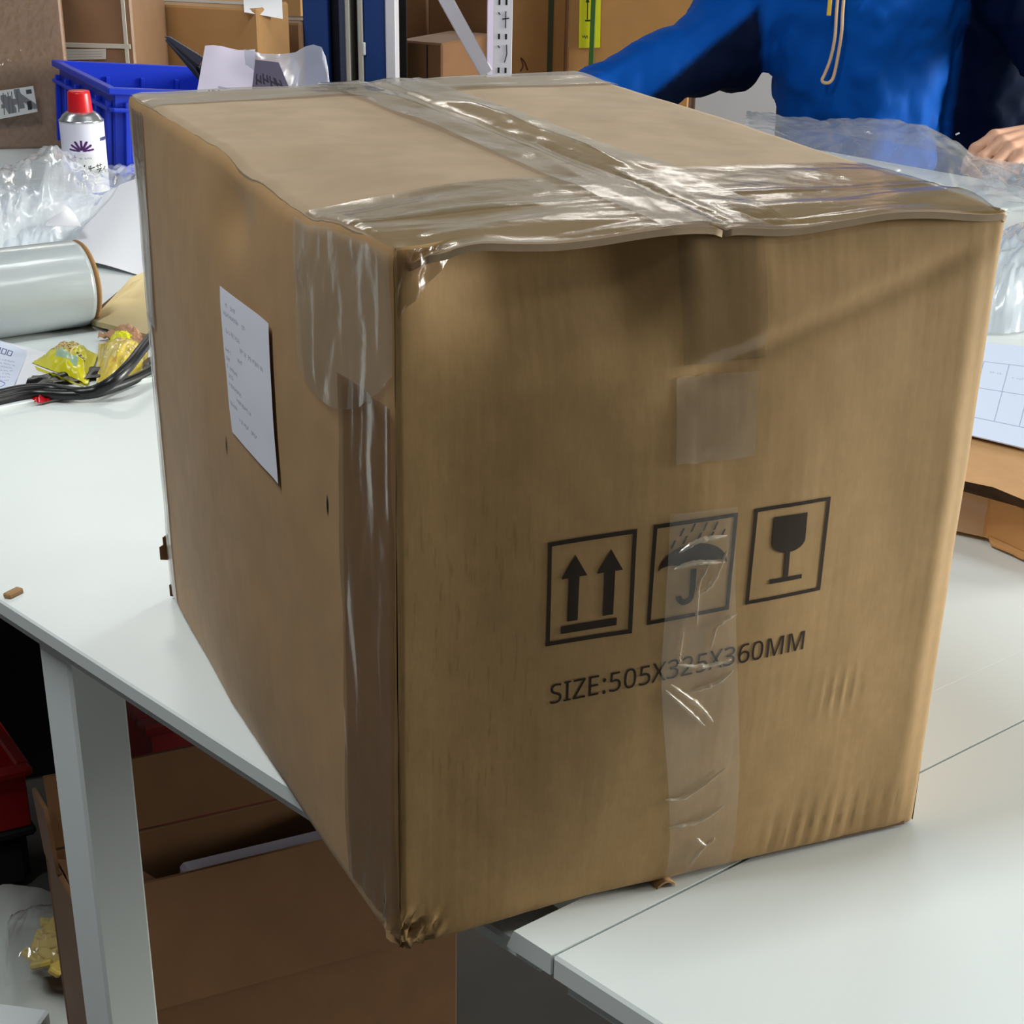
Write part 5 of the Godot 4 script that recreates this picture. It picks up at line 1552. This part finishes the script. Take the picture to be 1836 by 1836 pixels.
func added_window(n: int, at: Vector3, turn: float, size: Vector2, energy: float, tint := Color(0.96, 0.98, 1.0)) -> void:
	# an added, unseen glowing panel shaped as a window, for light from the right
	var w := Node3D.new()
	w.name = "added_window_%d" % n
	w.set_meta("kind", "structure")
	add_child(w, true)
	w.position = at
	w.rotation.y = turn
	var fr := S(true)
	for s in [-1.0, 1.0]:
		cbox(fr, Vector3(0, s * (size.y / 2 + 0.03), 0.02), Vector3(size.x + 0.12, 0.06, 0.08), 0.004)
		cbox(fr, Vector3(s * (size.x / 2 + 0.03), 0, 0.02), Vector3(0.06, size.y, 0.08), 0.004)
	obj("added_window_frame", done(fr), M.steel, w)
	var gm := mat(Color8(235, 238, 240), 0.6)
	gm.emission_enabled = true
	gm.emission = tint
	gm.emission_energy_multiplier = 2.5
	obj("added_window_pane", box_mesh(Vector3(0, 0, 0.006), Vector3(size.x, size.y, 0.008), 0.001), gm, w)
	var a := AreaLight3D.new()
	a.name = "added_window_light"
	a.area_size = size
	a.light_energy = energy
	a.light_color = tint
	a.area_range = 16.0
	a.area_attenuation = 2.0
	a.shadow_enabled = true
	a.rotation.y = PI
	a.position = Vector3(0, 0, 0.014)
	w.add_child(a)

func _ready() -> void:
	nz.seed = 11
	nz.frequency = 0.01
	nz.fractal_octaves = 3
	nz2.seed = 23
	nz2.frequency = 0.01
	nz2.fractal_octaves = 2
	rng.seed = 7
	# camera: a phone held above the near corner; the picture is the upper part of a taller frame, hence the shifted lens
	var cam := Camera3D.new()
	cam.name = "camera"
	add_child(cam)
	cam.transform = Transform3D(Basis(Vector3(0.9155, 0.0220, 0.4017), Vector3(0.1777, 0.8737, -0.4528), Vector3(-0.3609, 0.4859, 0.7960)), Vector3(-0.2581, 1.2726, 0.7268))
	cam.set_frustum(0.029312, Vector2(-0.000475, 0.007922), 0.05, 60.0)
	cam.current = true
	var we := WorldEnvironment.new()
	we.name = "world_environment"
	var env := Environment.new()
	env.background_mode = Environment.BG_COLOR
	env.background_color = Color(0.02, 0.02, 0.02)
	env.tonemap_mode = Environment.TONE_MAPPER_LINEAR
	env.tonemap_exposure = 1.0
	env.sdfgi_enabled = true
	env.ssao_enabled = true
	env.ssil_enabled = true
	we.environment = env
	add_child(we)
	materials()
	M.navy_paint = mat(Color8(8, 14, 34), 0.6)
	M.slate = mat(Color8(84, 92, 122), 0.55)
	M.strip = mat(Color8(196, 192, 182), 0.55)
	# added window light at the right wall, and long battens under the ceiling
	added_window(1, Vector3(6.94, 1.7, 0.8), -PI / 2, Vector2(3.0, 1.6), 72.0, Color(1.0, 1.0, 0.96))
	lamp("ceiling batten above the left edge of the table", Vector3(-1.0, 3.15, -0.15), 0.5, 1.2, 4.3, Color(0.98, 1.0, 1.0))
	lamp("unseen ceiling batten added to fill the near right part of the table", Vector3(2.2, 2.9, 0.7), 0.5, 1.2, 1.4, Color(0.98, 1.0, 1.0))  # added fill for the near table and the printed panel
	lamp("unseen ceiling batten behind the taped box, added to light the shelving", Vector3(1.2, 3.15, -1.4), 0.5, 1.2, 1.0, Color(0.98, 1.0, 1.0))  # added to brighten the front of the shelves
	lamp("ceiling batten behind the blue crate, left of the shelving", Vector3(-0.9, 3.15, -3.0), 0.5, 1.2, 0.8, Color(0.98, 1.0, 1.0))
	lamp("unseen ceiling batten added to light the person and the shelving", Vector3(3.4, 3.15, -1.8), -0.4, 1.2, 2.2)  # added background light for the stock and the person
	lamp("ceiling batten at the back of the hall, left of the middle", Vector3(1.0, 3.15, -5.8), -0.4, 1.2, 2.0)
	lamp("ceiling batten at the back of the hall, right of the middle", Vector3(3.6, 3.15, -6.2), -0.4, 1.2, 2.0)
	build_room()
	build_table()
	build_carton()
	build_person()
	build_background()
	build_under_table()
	build_left_side()
	build_right_side()
